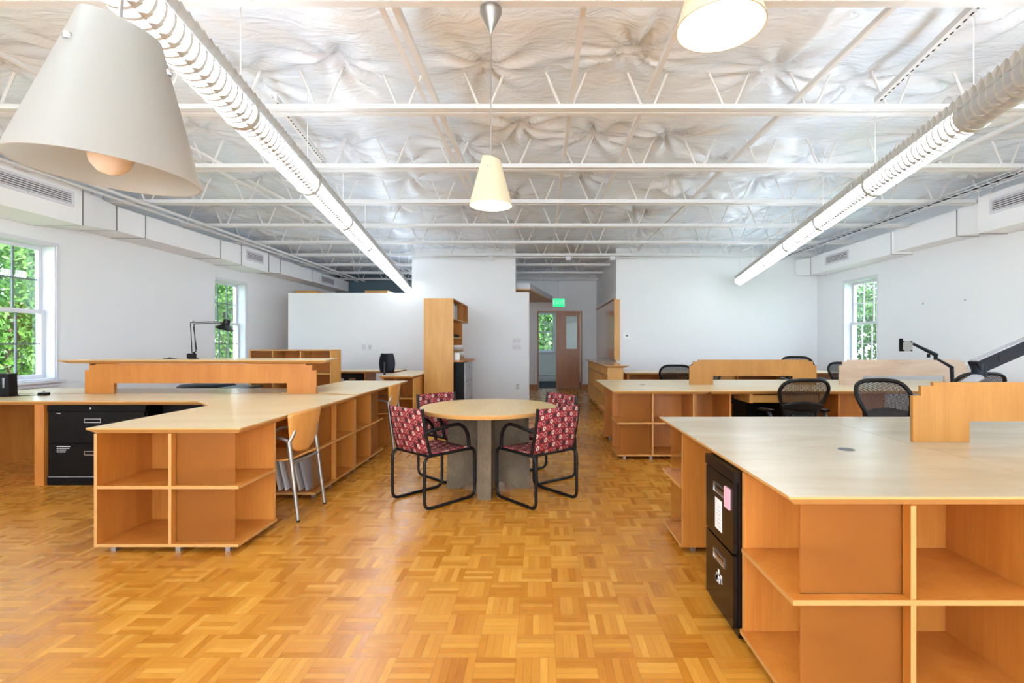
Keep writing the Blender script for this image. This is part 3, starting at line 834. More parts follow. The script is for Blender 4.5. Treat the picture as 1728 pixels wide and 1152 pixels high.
desk('far birch worktop section in front of the second plywood chair', [(-2.25, 5.01), (-1.78, 4.84), (-1.78, 6.67), (-2.61, 6.67), (-2.61, 5.01)], .757, [(-2.56, -1.86, 6.27, 6.29), (-2.58, -2.56, 5.1, 6.55)])
divider_screen('notched orange plywood divider carrying the raised counter on the left', -4.57, -2.25, 5.003, 'birch', zt=1.05)
cnt = thing('raised_counter', 'long thin raised counter top lying on the left plywood divider', 'counter', (-3.45, 5.3, 1.05))
merge_build('counter_top', top_mb([(-4.80, 4.945), (-2.13, 4.945), (-2.30, 5.66), (-4.80, 5.66)], 1.0885, .036, .06), [M['toplit'], M['topedge']], cnt)
obj('support_panel', MB().box(-4.76, -4.74, 5.25, 5.57, .7505, 1.052), M['birch'], cnt); obj('support_panel', MB().box(-2.69, -2.67, 5.42, 5.57, .7505, 1.052), M['birch'], cnt)
# lateral file under the transverse worktop
lf = thing('lateral_file_cabinet', 'black two-drawer lateral file cabinet under the left worktop', 'file cabinet', (-3.92, 4.6, 0))
x0, x1, y0, y1 = -4.36, -3.49, 4.40, 4.84
obj('body', MB().box(x0, x1, y0+.02, y1, 0, .705), M['black'], lf)
obj('top_rail', MB().box(x0, x1, y0, y0+.02, .655, .705), M['black'], lf)
obj('plinth', MB().box(x0, x1, y0, y0+.02, 0, .075), M['black'], lf)
obj('plinth_strip', MB().box(x0+.01, x1-.01, y0-.002, y0, .072, .077), M['greymetal'], lf)
for za, zb in ((.37, .65), (.08, .365)):
    dr = obj('drawer', MB().box(x0+.01, x1-.01, y0, y0+.02, za, zb), M['black'], lf)
    zc = za+.72*(zb-za); xm = (x0+x1)/2-.03
    obj('handle', MB().box(xm-.075, xm+.075, y0-.006, y0, zc-.018, zc-.012).box(xm-.075, xm+.075, y0-.006, y0, zc+.012, zc+.018).box(xm-.075, xm-.069, y0-.006, y0, zc-.012, zc+.012).box(xm+.069, xm+.075, y0-.006, y0, zc-.012, zc+.012), M['chrome'], dr)
    if za < .2:
        m = MB(); r2 = random.Random(5)
        for i, ln in enumerate((.115, .11, .075, .07)):
            x = x0+.085; z = zb-.025-.016*i; m.box(x, x+.018, y0-.001, y0, z, z+.006); x += .024
            while x < x0+.085+ln: w = r2.uniform(.005, .011); m.box(x, x+w, y0-.001, y0, z, z+.006); x += w+.0015
        obj('label_text', m, M['white'], dr)
    else: obj('name_badge', MB().box(x0+.085, x0+.12, y0-.001, y0, zb-.02, zb-.012), M['greymetal'], dr)
obj('lock', MB().lathe([(.0001, -.006), (.009, -.005), (.01, 0)], ((x0+x1)/2-.05, y0, .68), 14, 'y'), M['chrome'], lf)
fc = thing('file_cabinet', 'plain black cabinet set back under the left worktop, right of the lateral file', 'file cabinet', (-3.2, 4.7, 0))
obj('body', MB().box(-3.46, -3.0, 4.56, 4.95, 0, .70), M['black'], fc)
obj('drawer', MB().box(-3.45, -3.01, 4.545, 4.56, .36, .69), M['black'], fc); obj('drawer', MB().box(-3.45, -3.01, 4.545, 4.56, .03, .35), M['black'], fc)
# portfolios in the corner compartment
for i in range(5):
    x = -2.12+.055*i; a = math.radians(13)
    T = lambda p, x=x, a=a: Vector((x+p.x*math.cos(a)-p.z*math.sin(a)*1.0, p.y, .0583+.004+p.x*math.sin(a)*1.0+p.z*math.cos(a)))
    obj('portfolio', MB(T).box(0, .014 if i % 2 else .022, 4.03, 4.33, 0, .245), M[['paper', 'white', 'brownpaper', 'paper', 'greymetal'][i]], cat='folder', group='portfolios leaning in the low compartment',
        label='%s portfolio leaning under the nearer plywood chair, %s of the row from the left' % (['grey', 'white', 'tan', 'cream', 'silver-grey'][i], ORD[i]), loc=(x, 4.18, .06))
# things on the left worktop
sb = thing('speaker', 'small black upright box with a silver stripe at the left end of the worktop', 'speaker', (-5.13, 4.78, .7505))
obj('cabinet_body', MB().prism([(-5.24, .757), (-5.06, .757), (-5.068, .965), (-5.24, .97)], 'y', 4.74, 4.82), M['bplastic'], sb)
obj('front_trim', MB().prism([(-5.12, .83), (-5.108, .83), (-5.10, .925), (-5.125, .925)], 'y', 4.7385, 4.74), M['greymetal'], sb)
obj('base', MB().box(-5.245, -5.055, 4.73, 4.83, .7505, .757), M['black'], sb)
ad = thing('power_adapter', 'small black plug adapter with cord lying on the left worktop', 'power adapter', (-4.81, 4.83, .7505))
obj('body', MB().box(-4.85, -4.775, 4.80, 4.85, .7505, .778), M['bplastic'], ad)
for x in (-4.82, -4.805): obj('prong', MB().box(x, x+.003, 4.82, 4.826, .778, .795), M['chrome'], ad)
obj('cord', MB().tube(smoothpath([(-4.85, 4.82, .756), (-4.92, 4.78, .754), (-5.0, 4.72, .754), (-5.06, 4.66, .754), (-5.15, 4.70, .754), (-5.25, 4.66, .754)], 6), .003, 6), M['bplastic'], ad)
# drafting lamp on the raised counter
dl = thing('drafting_lamp', 'black spring-arm drafting lamp clamped to the raised counter by the window', 'lamp', (-3.78, 5.4, 1.0885))
bx, by = -3.79, 5.42
obj('clamp', MB().box(bx-.04, bx+.025, by-.03, by+.03, 1.093, 1.145).box(bx-.02, bx+.045, by-.035, by+.035, 1.0885, 1.096), M['bplastic'], dl)
obj('post', MB().tube([(bx+.012, by, 1.12), (bx+.018, by, 1.16)], .012, 10), M['bplastic'], dl, smooth=50)
obj('lower_arm', MB().tube([(bx+.005, by-.012, 1.15), (bx-.012, by-.012, 1.475)], .005, 6).tube([(bx+.03, by+.012, 1.16), (bx+.008, by+.012, 1.47)], .005, 6).tube([(bx+.018, by, 1.15), (bx+.048, by, 1.19), (bx+.01, by, 1.44)], .004, 6), M['bplastic'], dl)
obj('upper_arm', MB().tube([(bx-.015, by-.012, 1.482), (bx+.30, by-.012, 1.492)], .005, 6).tube([(bx+.0, by+.012, 1.468), (bx+.32, by+.012, 1.478)], .005, 6).tube([(bx-.012, by, 1.48), (bx+.02, by, 1.50)], .003, 6), M['bplastic'], dl)
hx, hz = bx+.355, 1.43
def tl(p, c=Vector((hx, by, hz)), a=.28): return Matrix.Rotation(a, 4, 'Y') @ p + c
sh = obj('lamp_head', MB(tl).lathe([(.088, -.022), (.09, -.018), (.055, .012), (.038, .03), (.034, .06), (.03, .088), (.0001, .09)], (0, 0, 0), 28), M['bplastic'], dl, smooth=45, solid=.002)
obj('knuckle', MB().tube([(bx+.31, by, 1.485), (hx-.012, by, 1.455)], .008, 8), M['bplastic'], dl)
bs = obj('lamp_base_disc', MB().lathe([(.0001, 0), (.06, 0), (.06, .005), (.012, .008), (.01, .016), (.0001, .017)], (-4.02, 5.40, 1.0885), 24), M['black'], cat='lamp base', label='flat black disc lying on the raised counter left of the drafting lamp', smooth=40, loc=(-4.02, 5.40, 1.0885))

# shelf unit and desks further back on the left
su = thing('cube_shelf', 'tall open birch shelf unit with a frosted panel behind the left divider', 'shelf unit', (-3.6, 7.4, 0))
x0, x1, y0, y1, zt = -4.27, -3.07, 7.3, 7.66, 1.163
obj('top', MB().box(x0, x1, y0, y1, zt-.018, zt), M['plyedge'], su); obj('bottom', MB().box(x0, x1, y0, y1, .04, .058), M['birch'], su)
obj('back_panel', MB().box(x0, x1, y1-.012, y1, .058, zt-.018), M['birch'], su)
for x in (x0, -3.94, -3.53, x1-.018): obj('side_panel', MB().box(x, x+.018, y0, y1-.012, .058, zt-.018), M['birchpale'], su)
for xa, xb in ((-3.922, -3.53), (-3.512, x1-.018)): obj('shelf', MB().box(xa, xb, y0+.005, y1-.012, .80, .818), M['birchpale'], su); obj('shelf', MB().box(xa, xb, y0+.005, y1-.012, .43, .448), M['birchpale'], su)
obj('frosted_panel', MB().box(x0+.018, -3.94, y0+.03, y0+.036, .058, zt-.018), M['frost'], su)
each('foot', [(x0+.05, x0+.08, y0+.05, y0+.08, 0, .04), (x1-.08, x1-.05, y0+.05, y0+.08, 0, .04), (x0+.05, x0+.08, y1-.08, y1-.05, 0, .04), (x1-.08, x1-.05, y1-.08, y1-.05, 0, .04)], M['alu'], su)
desk('narrow birch desk along the low partition behind the left shelf unit', [(-5.2, 9.05), (-2.62, 9.05), (-2.62, 9.75), (-5.2, 9.75)], .752, [(-5.1, -5.08, 9.1, 9.7), (-3.22, -3.2, 9.1, 9.7), (-2.70, -2.68, 9.4, 9.7)])
pf = thing('lateral_file_cabinet', 'black file cabinet with silver handles under the narrow desk by the partition', 'file cabinet', (-3.6, 9.35, 0))
obj('body', MB().box(-4.1, -3.24, 9.12, 9.6, 0, .70), M['black'], pf)
for za, zb in ((.37, .69), (.04, .36)):
    q = obj('drawer', MB().box(-4.09, -3.25, 9.105, 9.12, za, zb), M['black'], pf)
    obj('handle', MB().box(-3.5, -3.38, 9.098, 9.105, zb-.10, zb-.07), M['chrome'], q)
obj('label_card', MB().box(-3.82, -3.6, 9.103, 9.105, .56, .62), M['greymetal'], pf)
desk('short birch desk between the black task chair and the tall bookcase', [(-2.50, 7.68), (-1.96, 7.68), (-1.96, 9.3), (-2.50, 9.3)], .752, [(-2.0, -1.98, 8.2, 9.2)])
u2 = thing('shelf_unit', 'open birch shelf unit under the short desk beside the tall bookcase', 'shelf unit', (-2.2, 7.9, 0), 'open plywood shelf units')
x0, x1, y0, y1 = -2.46, -1.97, 7.75, 8.15
each('side_panel', [(x0, x0+.018, y0, y1, .04, .714), (x1-.018, x1, y0, y1, .04, .714)], M['birchpale'], u2)
obj('back_panel', MB().box(x0+.018, x1-.018, y1-.012, y1, .04, .714), M['birch'], u2)
for z in (.04, .385): obj('shelf', MB().box(x0+.018, x1-.018, y0+.003, y1-.012, z, z+.018), M['plyedge'], u2)
obj('divider', MB().box(-2.27, -2.252, y0+.01, y1-.012, .403, .714), M['birchpale'], u2)
obj('frosted_panel', MB().box(x0+.018, -2.27, y0+.04, y0+.046, .403, .714), M['frost'], u2)
each('foot', [(x0, x0+.04, y0+.02, y0+.06, 0, .04), (x1-.04, x1, y0+.02, y0+.06, 0, .04), (x0, x0+.04, y1-.06, y1-.02, 0, .04), (x1-.04, x1, y1-.06, y1-.02, 0, .04)], M['alu'], u2)

# tall bookcase, counter and grey-front cabinet by the white wall
bk = thing('bookcase', 'tall birch bookcase with blank end panel against the white wall', 'bookcase', (-1.7, 8.8, 0))
bx0, bx1, bz = -1.955, -1.46, 2.014
obj('end_panel', MB().box(bx0, bx1, 8.34, 8.362, 0, bz), M['birchpale'], bk)
obj('back_panel', MB().box(bx0, bx0+.015, 8.362, 10.0, 0, bz), M['birch'], bk)
obj('top_panel', MB().box(bx0+.015, bx1, 8.362, 10.0, bz-.02, bz), M['birch'], bk)
obj('shelf', MB().box(bx0+.015, bx1, 8.362, 10.0, 1.66, 1.68), M['plyedge'], bk)
obj('shelf', MB().box(bx0+.015, bx1, 8.362, 9.36, 1.345, 1.365), M['plyedge'], bk)
obj('divider', MB().box(bx0+.015, bx1, 9.36, 9.38, 1.68, bz-.02), M['birch'], bk)
obj('far_end_panel', MB().box(bx0+.015, bx1, 9.98, 10.0, 1.68, bz-.02), M['birch'], bk)
obj('middle_panel', MB().box(bx0+.015, bx1-.01, 9.34, 9.36, .975, 1.66), M['birch'], bk)
ctp = thing('side_counter', 'rounded birch counter top over the grey-front cabinet beside the tall bookcase', 'counter', (-1.5, 9, .97))
arc = [(-1.458, 8.36), (-1.30, 8.40), (-1.24, 8.62), (-1.21, 9.0), (-1.235, 9.4), (-1.30, 9.62), (-1.458, 9.68)]
obj('counter_top', MB().prism(arc, 'z', .945, .97).box(bx0+.016, -1.458, 8.363, 9.68, .945, .97), M['birch'], ctp)
gc = thing('file_cabinet', 'black-sided cabinet with two grey drawer fronts beside the tall bookcase', 'file cabinet', (-1.5, 8.9, 0))
obj('body', MB().box(-1.9, -1.305, 8.52, 9.42, 0, .94), M['black'], gc)
for za, zb in ((.60, .93), (.27, .59), (.0, .26)):
    q = obj('drawer', MB().box(-1.305, -1.285, 8.525, 9.415, za, zb), M['greymetal'], gc)
    obj('finger_pull', MB().lathe([(.0001, .003), (.02, .003), (.022, 0)], (-1.285, 8.97, zb-.09), 14, 'x'), M['dark'], q)
# things on the bookcase shelves
r3 = random.Random(3)
y = 8.40; cols = ['black', 'white', 'greymetal', 'black', 'white', 'paper', 'black']
for i in range(7):
    w = r3.uniform(.05, .085); hgt = r3.uniform(.22, .27)
    obj('binder', MB().box(-1.72, -1.475, y, y+w, 1.6805, 1.6805+hgt), M[cols[i]], cat='binder', group='binders on the upper bookcase shelf', loc=(-1.6, y, 1.68),
        label='%s binder standing on the upper bookcase shelf, %s from the end panel' % ({'black': 'black', 'white': 'white', 'greymetal': 'grey', 'paper': 'cream'}[cols[i]], ORD[i]))
    y += w+.004
for i in range(5):
    yy = 8.42+.13*i; g = thing('tape_roll', 'black roll lying on the middle bookcase shelf, %s from the end panel' % ORD[i], 'roll', (-1.5, yy, 1.3655), 'black rolls on the middle shelf')
    obj('roll', MB().lathe([(.02, 0), (.048, 0), (.048, .05), (.02, .05), (.02, 0)], (-1.515, yy+.03, 1.3655), 20), M['black'], g, smooth=40)
    obj('core', MB().lathe([(.014, .001), (.0195, .001), (.0195, .052), (.014, .052), (.014, .001)], (-1.515, yy+.03, 1.3655), 16), M['greymetal'], g, smooth=40)
for i in range(6):
    z = .9705+.003
    zz = [0, .055, .10, .135, .175, .215, .26][i]; hh = [.055, .045, .035, .04, .04, .045][i]
    mt = ['brownpaper', 'paper', 'white', 'brownpaper', 'paper', 'white'][i]
    obj('paper_stack', MB().box(-1.80+.01*(i % 3), -1.42-.02*(i % 2), 8.78-.02*(i % 2), 9.28-.03*(i % 3), .9705+zz, .9705+zz+hh-.001), M[mt], cat='paper', group='papers piled on the side counter',
        label='%s paper bundle piled on the side counter by the bookcase, %s from the bottom' % ({'brownpaper': 'tan', 'paper': 'grey', 'white': 'white'}[mt], ORD[i]), loc=(-1.6, 9.0, .97+zz))
wb = thing('paper_roll', 'white rounded roll standing on the side counter next to the bookcase end panel', 'roll', (-1.44, 8.5, .9705))
obj('roll', MB().lathe([(.018, 0), (.055, 0), (.06, .02), (.06, .11), (.055, .13), (.018, .13)], (-1.44, 8.52, .9705), 22), M['white'], wb, smooth=40)
obj('core', MB().lathe([(.012, 0), (.017, 0), (.017, .131), (.012, .131), (.012, 0)], (-1.44, 8.52, .9705), 16), M['brownpaper'], wb, smooth=40)

# --- right side clusters
shelf_unit('open plywood shelf unit at the very front right under the nearest worktop', (1.70, 1.645), (-1, 0), (0, 1), W=.865, a=.455)
shelf_unit('plywood shelf unit with its back to the viewer, beyond the black pedestal file', (1.70, 3.40), (-1, 0), (0, -1), W=.865)
desk('nearest birch worktop on the right with a grommet hole', [(.815, 1.63), (1.855, 1.63), (1.855, 3.415), (.815, 3.415)], .75, [(1.80, 1.82, 2.12, 2.9)], mat='top')
desk('birch worktop carrying the closest divider at the right edge', [(1.858, 1.9), (4.0, 1.9), (4.0, 3.415), (1.858, 3.415)], .75, [(3.9, 3.92, 2.0, 3.3), (1.86, 1.88, 2.0, 3.3)], mat='top')
def grommet(x, y, label):
    g = thing('cable_grommet', label, 'grommet', (x, y, .7502))
    obj('rim', MB().lathe([(.03, 0), (.036, .001), (.036, .0004), (.03, .0004)], (x, y, .7504), 28), M['gplastic'], g); obj('cap', MB().lathe([(.0001, .0002), (.03, .0002)], (x, y, .7506), 28), M['gplastic'], g)
grommet(1.45, 2.36, 'dark cable grommet in the nearest right worktop')
divider_screen('notched birch divider closest to the viewer at the right edge', 1.897, 3.47, 2.545, 'birchmid')
pc = thing('pedestal_file', 'black two-drawer pedestal file with paper notes under the nearest right worktop', 'file cabinet', (1.1, 2.28, 0))
x0, x1, y0, y1 = .815, 1.42, 2.095, 2.46
obj('body', MB().box(x0+.02, x1, y0, y1, .01, .711), M['blackgloss'], pc)
for zz, (za, zb) in enumerate(((.36, .66), (.045, .35))):
    q = obj('drawer', MB().box(x0, x0+.02, y0+.012, y1-.012, za, zb), M['blackgloss'], pc)
    zc = zb-.075
    yc = 2.27
    obj('handle', MB().box(x0-.004, x0, yc-.07, yc+.07, zc-.022, zc-.017).box(x0-.004, x0, yc-.07, yc+.07, zc+.017, zc+.022).box(x0-.004, x0, yc-.07, yc-.065, zc-.017, zc+.017).box(x0-.004, x0, yc+.065, yc+.07, zc-.017, zc+.017).box(x0-.001, x0, yc-.065, yc+.065, zc-.017, zc+.0), M['chrome'], q)
obj('top_rail', MB().box(x0, x0+.02, y0, y1, .665, .711), M['blackgloss'], pc)
each('foot', [(x0+.03, x0+.06, y0+.02, y0+.05, 0, .01), (x0+.03, x0+.06, y1-.05, y1-.02, 0, .01), (x1-.06, x1-.03, y0+.02, y0+.05, 0, .01), (x1-.06, x1-.03, y1-.05, y1-.02, 0, .01)], M['bplastic'], pc)
obj('sticky_note', MB().box(x0-.0065, x0+.001, 2.135, 2.195, .535, .625), M['pink'], label='pink sticky note on the top drawer of the pedestal file', cat='note', loc=(x0-.005, 2.16, .58))
nt = thing('paper_notice', 'white paper sheet stuck on the top drawer of the pedestal file', 'note', (x0-.002, 2.27, .46))
obj('sheet', MB().box(x0-.0015, x0-.0003, 2.235, 2.32, .40, .54), M['white'], nt)
m = MB()
for i in range(6): m.box(x0-.0019, x0-.0015, 2.248, 2.30-.007*(i % 3), .415+.018*i, .418+.018*i)
obj('print_lines', m, M['greymetal'], nt)
m = MB(); r4 = random.Random(9)
for i in range(16):
    yy, zz = r4.uniform(2.235, 2.31), r4.uniform(.165, .215); s = r4.uniform(.006, .012)
    m.box(x0-.0012, x0-.0004, yy-s, yy+s, zz-s, zz+s)
obj('torn_sticker', m, M['white'], label='torn white sticker remains on the lower drawer of the pedestal file', cat='sticker', loc=(x0, 2.27, .2))

shelf_unit('open plywood shelf unit under the middle right worktop, facing the viewer by the aisle', (1.66, 5.36), (-1, 0), (0, 1), W=.835)
shelf_unit('plywood shelf unit with its back to the viewer under the middle right worktop', (1.66, 6.9), (-1, 0), (0, -1), W=.835)
desk('middle right birch worktop beside the aisle', [(.765, 5.29), (1.80, 5.29), (1.80, 6.93), (.765, 6.93)], .75, [(1.675, 1.693, 5.40, 6.6)])
mdk = desk('middle right birch worktop carrying two dividers, behind the mesh chairs', [(1.803, 5.29), (5.5, 5.29), (5.5, 6.93), (1.803, 6.93)], .75,
     [(2.05, 2.068, 5.4, 5.95), (1.81, 2.05, 5.93, 5.95), (3.23, 3.248, 5.4, 5.95), (3.248, 4.1, 5.93, 5.95), (5.4, 5.42, 5.4, 6.8)])
dw = thing('pencil_drawer', 'shallow birch drawer hung under the middle right worktop, behind the left mesh chair', 'drawer', (2.7, 5.6, .6))
obj('drawer_front', MB().box(2.30, 3.02, 5.40, 5.418, .615, .695), M['birchpale'], dw)
obj('drawer_box', MB().box(2.31, 3.01, 5.418, 5.80, .62, .69), M['birch'], dw)
each('runner', [(2.26, 2.298, 5.38, 5.82, .61, .7135), (3.022, 3.06, 5.38, 5.82, .61, .7135)], M['birchpale'], dw)
bb = thing('file_cabinet', 'black cabinet standing under the middle right worktop, right behind the left mesh chair', 'file cabinet', (3.0, 6.0, 0))
obj('body', MB().box(2.84, 3.21, 5.85, 6.3, 0, .60), M['black'], bb); obj('drawer', MB().box(2.85, 3.20, 5.835, 5.85, .31, .59), M['black'], bb); obj('drawer', MB().box(2.85, 3.20, 5.835, 5.85, .03, .30), M['black'], bb)
lb = thing('file_cabinet', 'low black cabinet far under the middle right worktop, left of the mesh chair', 'file cabinet', (2.8, 6.6, 0))
obj('body', MB().box(2.62, 3.4, 6.35, 6.8, 0, .56), M['black'], lb); obj('drawer', MB().box(2.63, 3.39, 6.335, 6.35, .29, .55), M['black'], lb); obj('drawer', MB().box(2.63, 3.39, 6.335, 6.35, .02, .28), M['black'], lb)
grommet(1.25, 6.1, 'dark cable grommet in the middle right worktop')
divider_screen('notched birch divider on the middle right worktop, left one of two', 1.83, 3.39, 6.12, 'birchmid')
divider_screen('notched greyish divider on the middle right worktop, under the window', 3.67, 5.25, 6.12, 'greyply')
# desk row along the back right wall
desk('long birch desk in front of the back right wall', [(1.46, 8.55), (5.3, 8.55), (5.3, 9.45), (1.46, 9.45)], .752, [(1.5, 1.518, 8.6, 9.4), (2.35, 2.368, 8.6, 9.4), (3.4, 3.418, 8.6, 9.4), (4.35, 4.368, 8.6, 9.4), (5.2, 5.218, 8.6, 9.4)])
for i, (xa, xb) in enumerate(((1.53, 2.34), (2.38, 3.39), (3.43, 4.34))):
    u = thing('drawer_unit', ['open birch cubby unit under the back desk, next to the low bookcase', 'birch drawer unit under the back desk behind a mesh chair', 'birch cubby unit under the back desk, right of the middle divider'][i], 'cabinet', ((xa+xb)/2, 9, 0), 'units under the back desk')
    each('side_panel', [(xa, xa+.018, 8.66, 9.2, 0, .713), (xb-.018, xb, 8.66, 9.2, 0, .713)], M['birchpale'], u)
    obj('back_panel', MB().box(xa+.018, xb-.018, 9.18, 9.2, 0, .713), M['birch'], u)
    for z in (.02, .37): obj('shelf', MB().box(xa+.018, xb-.018, 8.67, 9.18, z, z+.018), M['plyedge'], u)
    if i == 1: obj('drawer', MB().box(xa+.02, xb-.02, 8.65, 8.67, .60, .70), M['birchpale'], u)
# low bookcase on the corridor side
lbk = thing('low_bookcase', 'low birch bookcase with overhanging top leading into the corridor', 'bookcase', (1.25, 9.8, 0))
x0, x1, y0, y1, zt = 1.10, 1.36, 8.16, 11.55, .865
merge_build('top', top_mb([(1.03, 8.06), (1.43, 8.06), (1.43, 10.24), (1.43, 11.6), (1.03, 11.6)], .9, .034, .05), [M['gloss'], M['topedge']], lbk)
obj('end_panel', MB().box(x0, x1, y0, y0+.02, .03, zt), M['birchpale'], lbk)
obj('back_panel', MB().box(x1-.012, x1, y0+.02, y1, .03, zt), M['birch'], lbk)
for z in (.03, .33, .69): obj('shelf', MB().box(x0+.002, x1-.012, y0+.02, y1, z, z+.018), M['plyedge'], lbk)
nY = 7
for i in range(1, nY+1):
    y = y0+(y1-y0)*i/nY
    for za, zb in ((.048, .33), (.348, .69), (.708, zt)): obj('divider', MB().box(x0+.008, x1-.012, y-.018, y, za, zb), M['birchpale'], lbk)
each('foot', [(x0+.04, x1-.04, y0+.1, y0+.14, 0, .03), (x0+.04, x1-.04, y1-.14, y1-.1, 0, .03)], M['dark'], lbk)
# glossy veneer panel on the corridor wall
gp = thing('wall_panel', 'tall glossy wood panel covering the corridor wall corner', 'panel', (1.55, 12, 0))
obj('panel_face', MB().box(1.52, 1.567, YW-.02, 13.5, .91, 2.16), M['gloss'], gp)
obj('edge_strip', MB().box(1.52, 1.64, YW-.04, YW-.021, .91, 2.165), M['birchpale'], gp)
obj('cap_rail', MB().box(1.50, 1.567, YW-.03, 13.5, 2.166, 2.185), M['reddoor'], gp)
# dropped canopy at the mouth of the corridor
cp = thing('canopy', 'dropped canopy with white edge and wood underside at the corridor entrance', 'canopy', (-.3, 12, 2.4))
poly = [(-.9, YW+.45), (-.225, YW+.45), (.36, YF-.01), (-.9, YF-.01)]
obj('white_slab', MB().prism(poly, 'z', 2.44, 2.56), M['trim'], cp); obj('wood_soffit', MB().prism(poly, 'z', 2.41, 2.4395), M['birchpale'], cp)
# cabinets beyond the partition
for i, (xa, xb) in enumerate(((-5.62, -5.12), (-4.02, -3.5))):
    c = thing('tall_cabinet', ['tall birch cabinet beyond the partition, close to the left duct', 'tall birch cabinet beyond the partition, nearer the white wall'][i], 'cabinet', ((xa+xb)/2, 11.6, 0), 'tall cabinets beyond the partition')
    obj('body', MB().box(xa, xb, 11.4, 11.9, 0, 2.47), M['birchpale'], c)
    for k in (0, 1):
        q = obj('door', MB().box(xa+.01+k*(xb-xa)/2, xa+(k+1)*(xb-xa)/2-.005, 11.385, 11.4, .03, 2.45), M['birchpale'], c); obj('knob', MB().lathe([(.0001, -.02), (.012, -.015), (.006, 0)], (xa+(xb-xa)*(.42+.16*k), 11.385, 1.1), 10, 'y'), M['chrome'], q)

# ------------------------------------------------------------------ wall fittings
def plate(name, label, cat, x, z, w, hh, y=YW, parts=()):
    p = thing(name, label, cat, (x, y, z))
    obj('cover_plate', MB().box(x-w/2, x+w/2, y-.006, y+.002, z-hh/2, z+hh/2), M['trim'], p)
    for (nm, dx, dz, pw, ph, mt) in parts: obj(nm, MB().box(x+dx-pw/2, x+dx+pw/2, y-.009, y-.006, z+dz-ph/2, z+dz+ph/2), M[mt], p)
xs = (872-912)*YW/F
plate('light_switch', 'white multi-switch plate on the white wall, upper of two', 'switch', xs, 1.25+5*YW/F, .17, .105, parts=[('toggle', q, 0, .012, .03, 'guard') for q in (-.05, 0, .05)])
plate('light_switch', 'white multi-switch plate on the white wall, lower of two', 'switch', xs, 1.25-5.5*YW/F, .17, .105, parts=[('toggle', q, 0, .012, .03, 'guard') for q in (-.05, 0, .05)])
plate('power_outlet', 'white power outlet low on the white wall near the corridor', 'outlet', (873.5-912)*YW/F, 1.25-72*YW/F, .08, .12, parts=[('socket', 0, .025, .034, .03, 'guard'), ('socket', 0, -.025, .034, .03, 'guard')])
plate('blank_plate', 'blank white wall plate on the low partition', 'wall plate', (614-912)*YW/F, 1.25-6*YW/F, .08, .12, parts=[('screw', 0, .04, .008, .008, 'guard')])
plate('data_outlet', 'white data outlet on the low partition, beside the blank plate', 'outlet', (624.5-912)*YW/F, 1.25-6*YW/F, .08, .12, parts=[('socket', 0, .008, .018, .018, 'dark')])
th = thing('thermostat', 'white thermostat with grey display on the back right wall', 'thermostat', (1.78, YW, 1.42))
tx = (1057-912)*YW/F; tz = 1.25+13.5*YW/F
obj('housing', MB().box(tx-.062, tx+.062, YW-.028, YW+.002, tz-.05, tz+.05), M['whitelt'], th); obj('display', MB().box(tx-.02, tx+.035, YW-.03, YW-.028, tz-.012, tz+.022), M['lcd'], th)
# exit sign
yx = 12.6; ex = (943-912)*yx/F; ez = 1.25+69.5*yx/F
es = thing('exit_sign', 'green lit exit sign hanging in front of the far door', 'exit sign', (ex, yx, ez))
obj('housing', MB().box(ex-.16, ex+.16, yx, yx+.05, ez-.12, ez+.12), M['trim'], es)
obj('sign_face', MB().box(ex-.145, ex+.145, yx-.004, yx, ez-.105, ez+.105), M['exit'], es)
obj('stem', MB().tube([(ex, yx+.025, ez+.12), (ex, yx+.025, 3.2)], .008, 8), M['trim'], es)
fc_ = bpy.data.curves.new('letters', 'FONT'); fc_.body = 'EXIT'; fc_.size = .15; fc_.extrude = .001; fc_.align_x = 'CENTER'; fc_.align_y = 'CENTER'
ft_ = bpy.data.objects.new('letters_curve', fc_); fm_ = bpy.data.meshes.new_from_object(ft_); bpy.data.objects.remove(ft_); fm_.materials.clear(); fm_.materials.append(M['exitletter'])
fo = bpy.data.objects.new('letters', fm_); COL.objects.link(fo); fo.parent = es; fo.rotation_euler = (PI/2, 0, 0); fo.location = (0, -.006, 0)
# small hook marks on the right wall
for i, (px, py) in enumerate(((1558, 512), (1629, 506))):
    Y = XR*F/(px-912)
    obj('wall_hook', MB().box(XR-.012, XR-.0005, Y-.006, Y+.006, E+(580-py)*Y/F-.012, E+(580-py)*Y/F+.012), M['greymetal'], label=['tiny picture hook on the right wall, nearer the window', 'tiny picture hook on the right wall, further from the window'][i], cat='hook', loc=(XR, Y, 1.8))

# ------------------------------------------------------------------ round table
tx, ty, R, tz = -.45, 4.34, .585, .707
rt = thing('round_table', 'round birch table on a concrete cross pedestal', 'table', (tx, ty, 0))
m = MB(); m.lathe([(.0001, tz), (R, tz)], (tx, ty, 0), 96); m.mi = 1; m.lathe([(R, tz), (R, tz-.012), (R-.012, tz-.034), (.0001, tz-.034)], (tx, ty, 0), 96)
obj('tabletop', m, [M['roundtop'], M['topedge']], rt, smooth=30)
def cross(along):
    prof = [(-.36, 0), (-.25, 0), (-.22, .03), (-.12, .06), (0, .07), (.12, .06), (.22, .03), (.25, 0), (.36, 0), (.35, tz-.035), (-.35, tz-.035)]
    m = MB(); 
    parts = [[(-.36, 0), (-.25, 0), (-.22, .03), (-.12, .06), (0, .07), (0, tz-.0345), (-.345, tz-.0345)], [(.36, 0), (.345, tz-.0345), (0, tz-.0345), (0, .07), (.12, .06), (.22, .03), (.25, 0)]]
    for p in parts:
        if along == 'x': m.prism([(tx+q[0], q[1]) for q in p], 'y', ty-.04, ty+.04)
    return m
obj('pedestal', cross('x'), M['concrete'], rt)
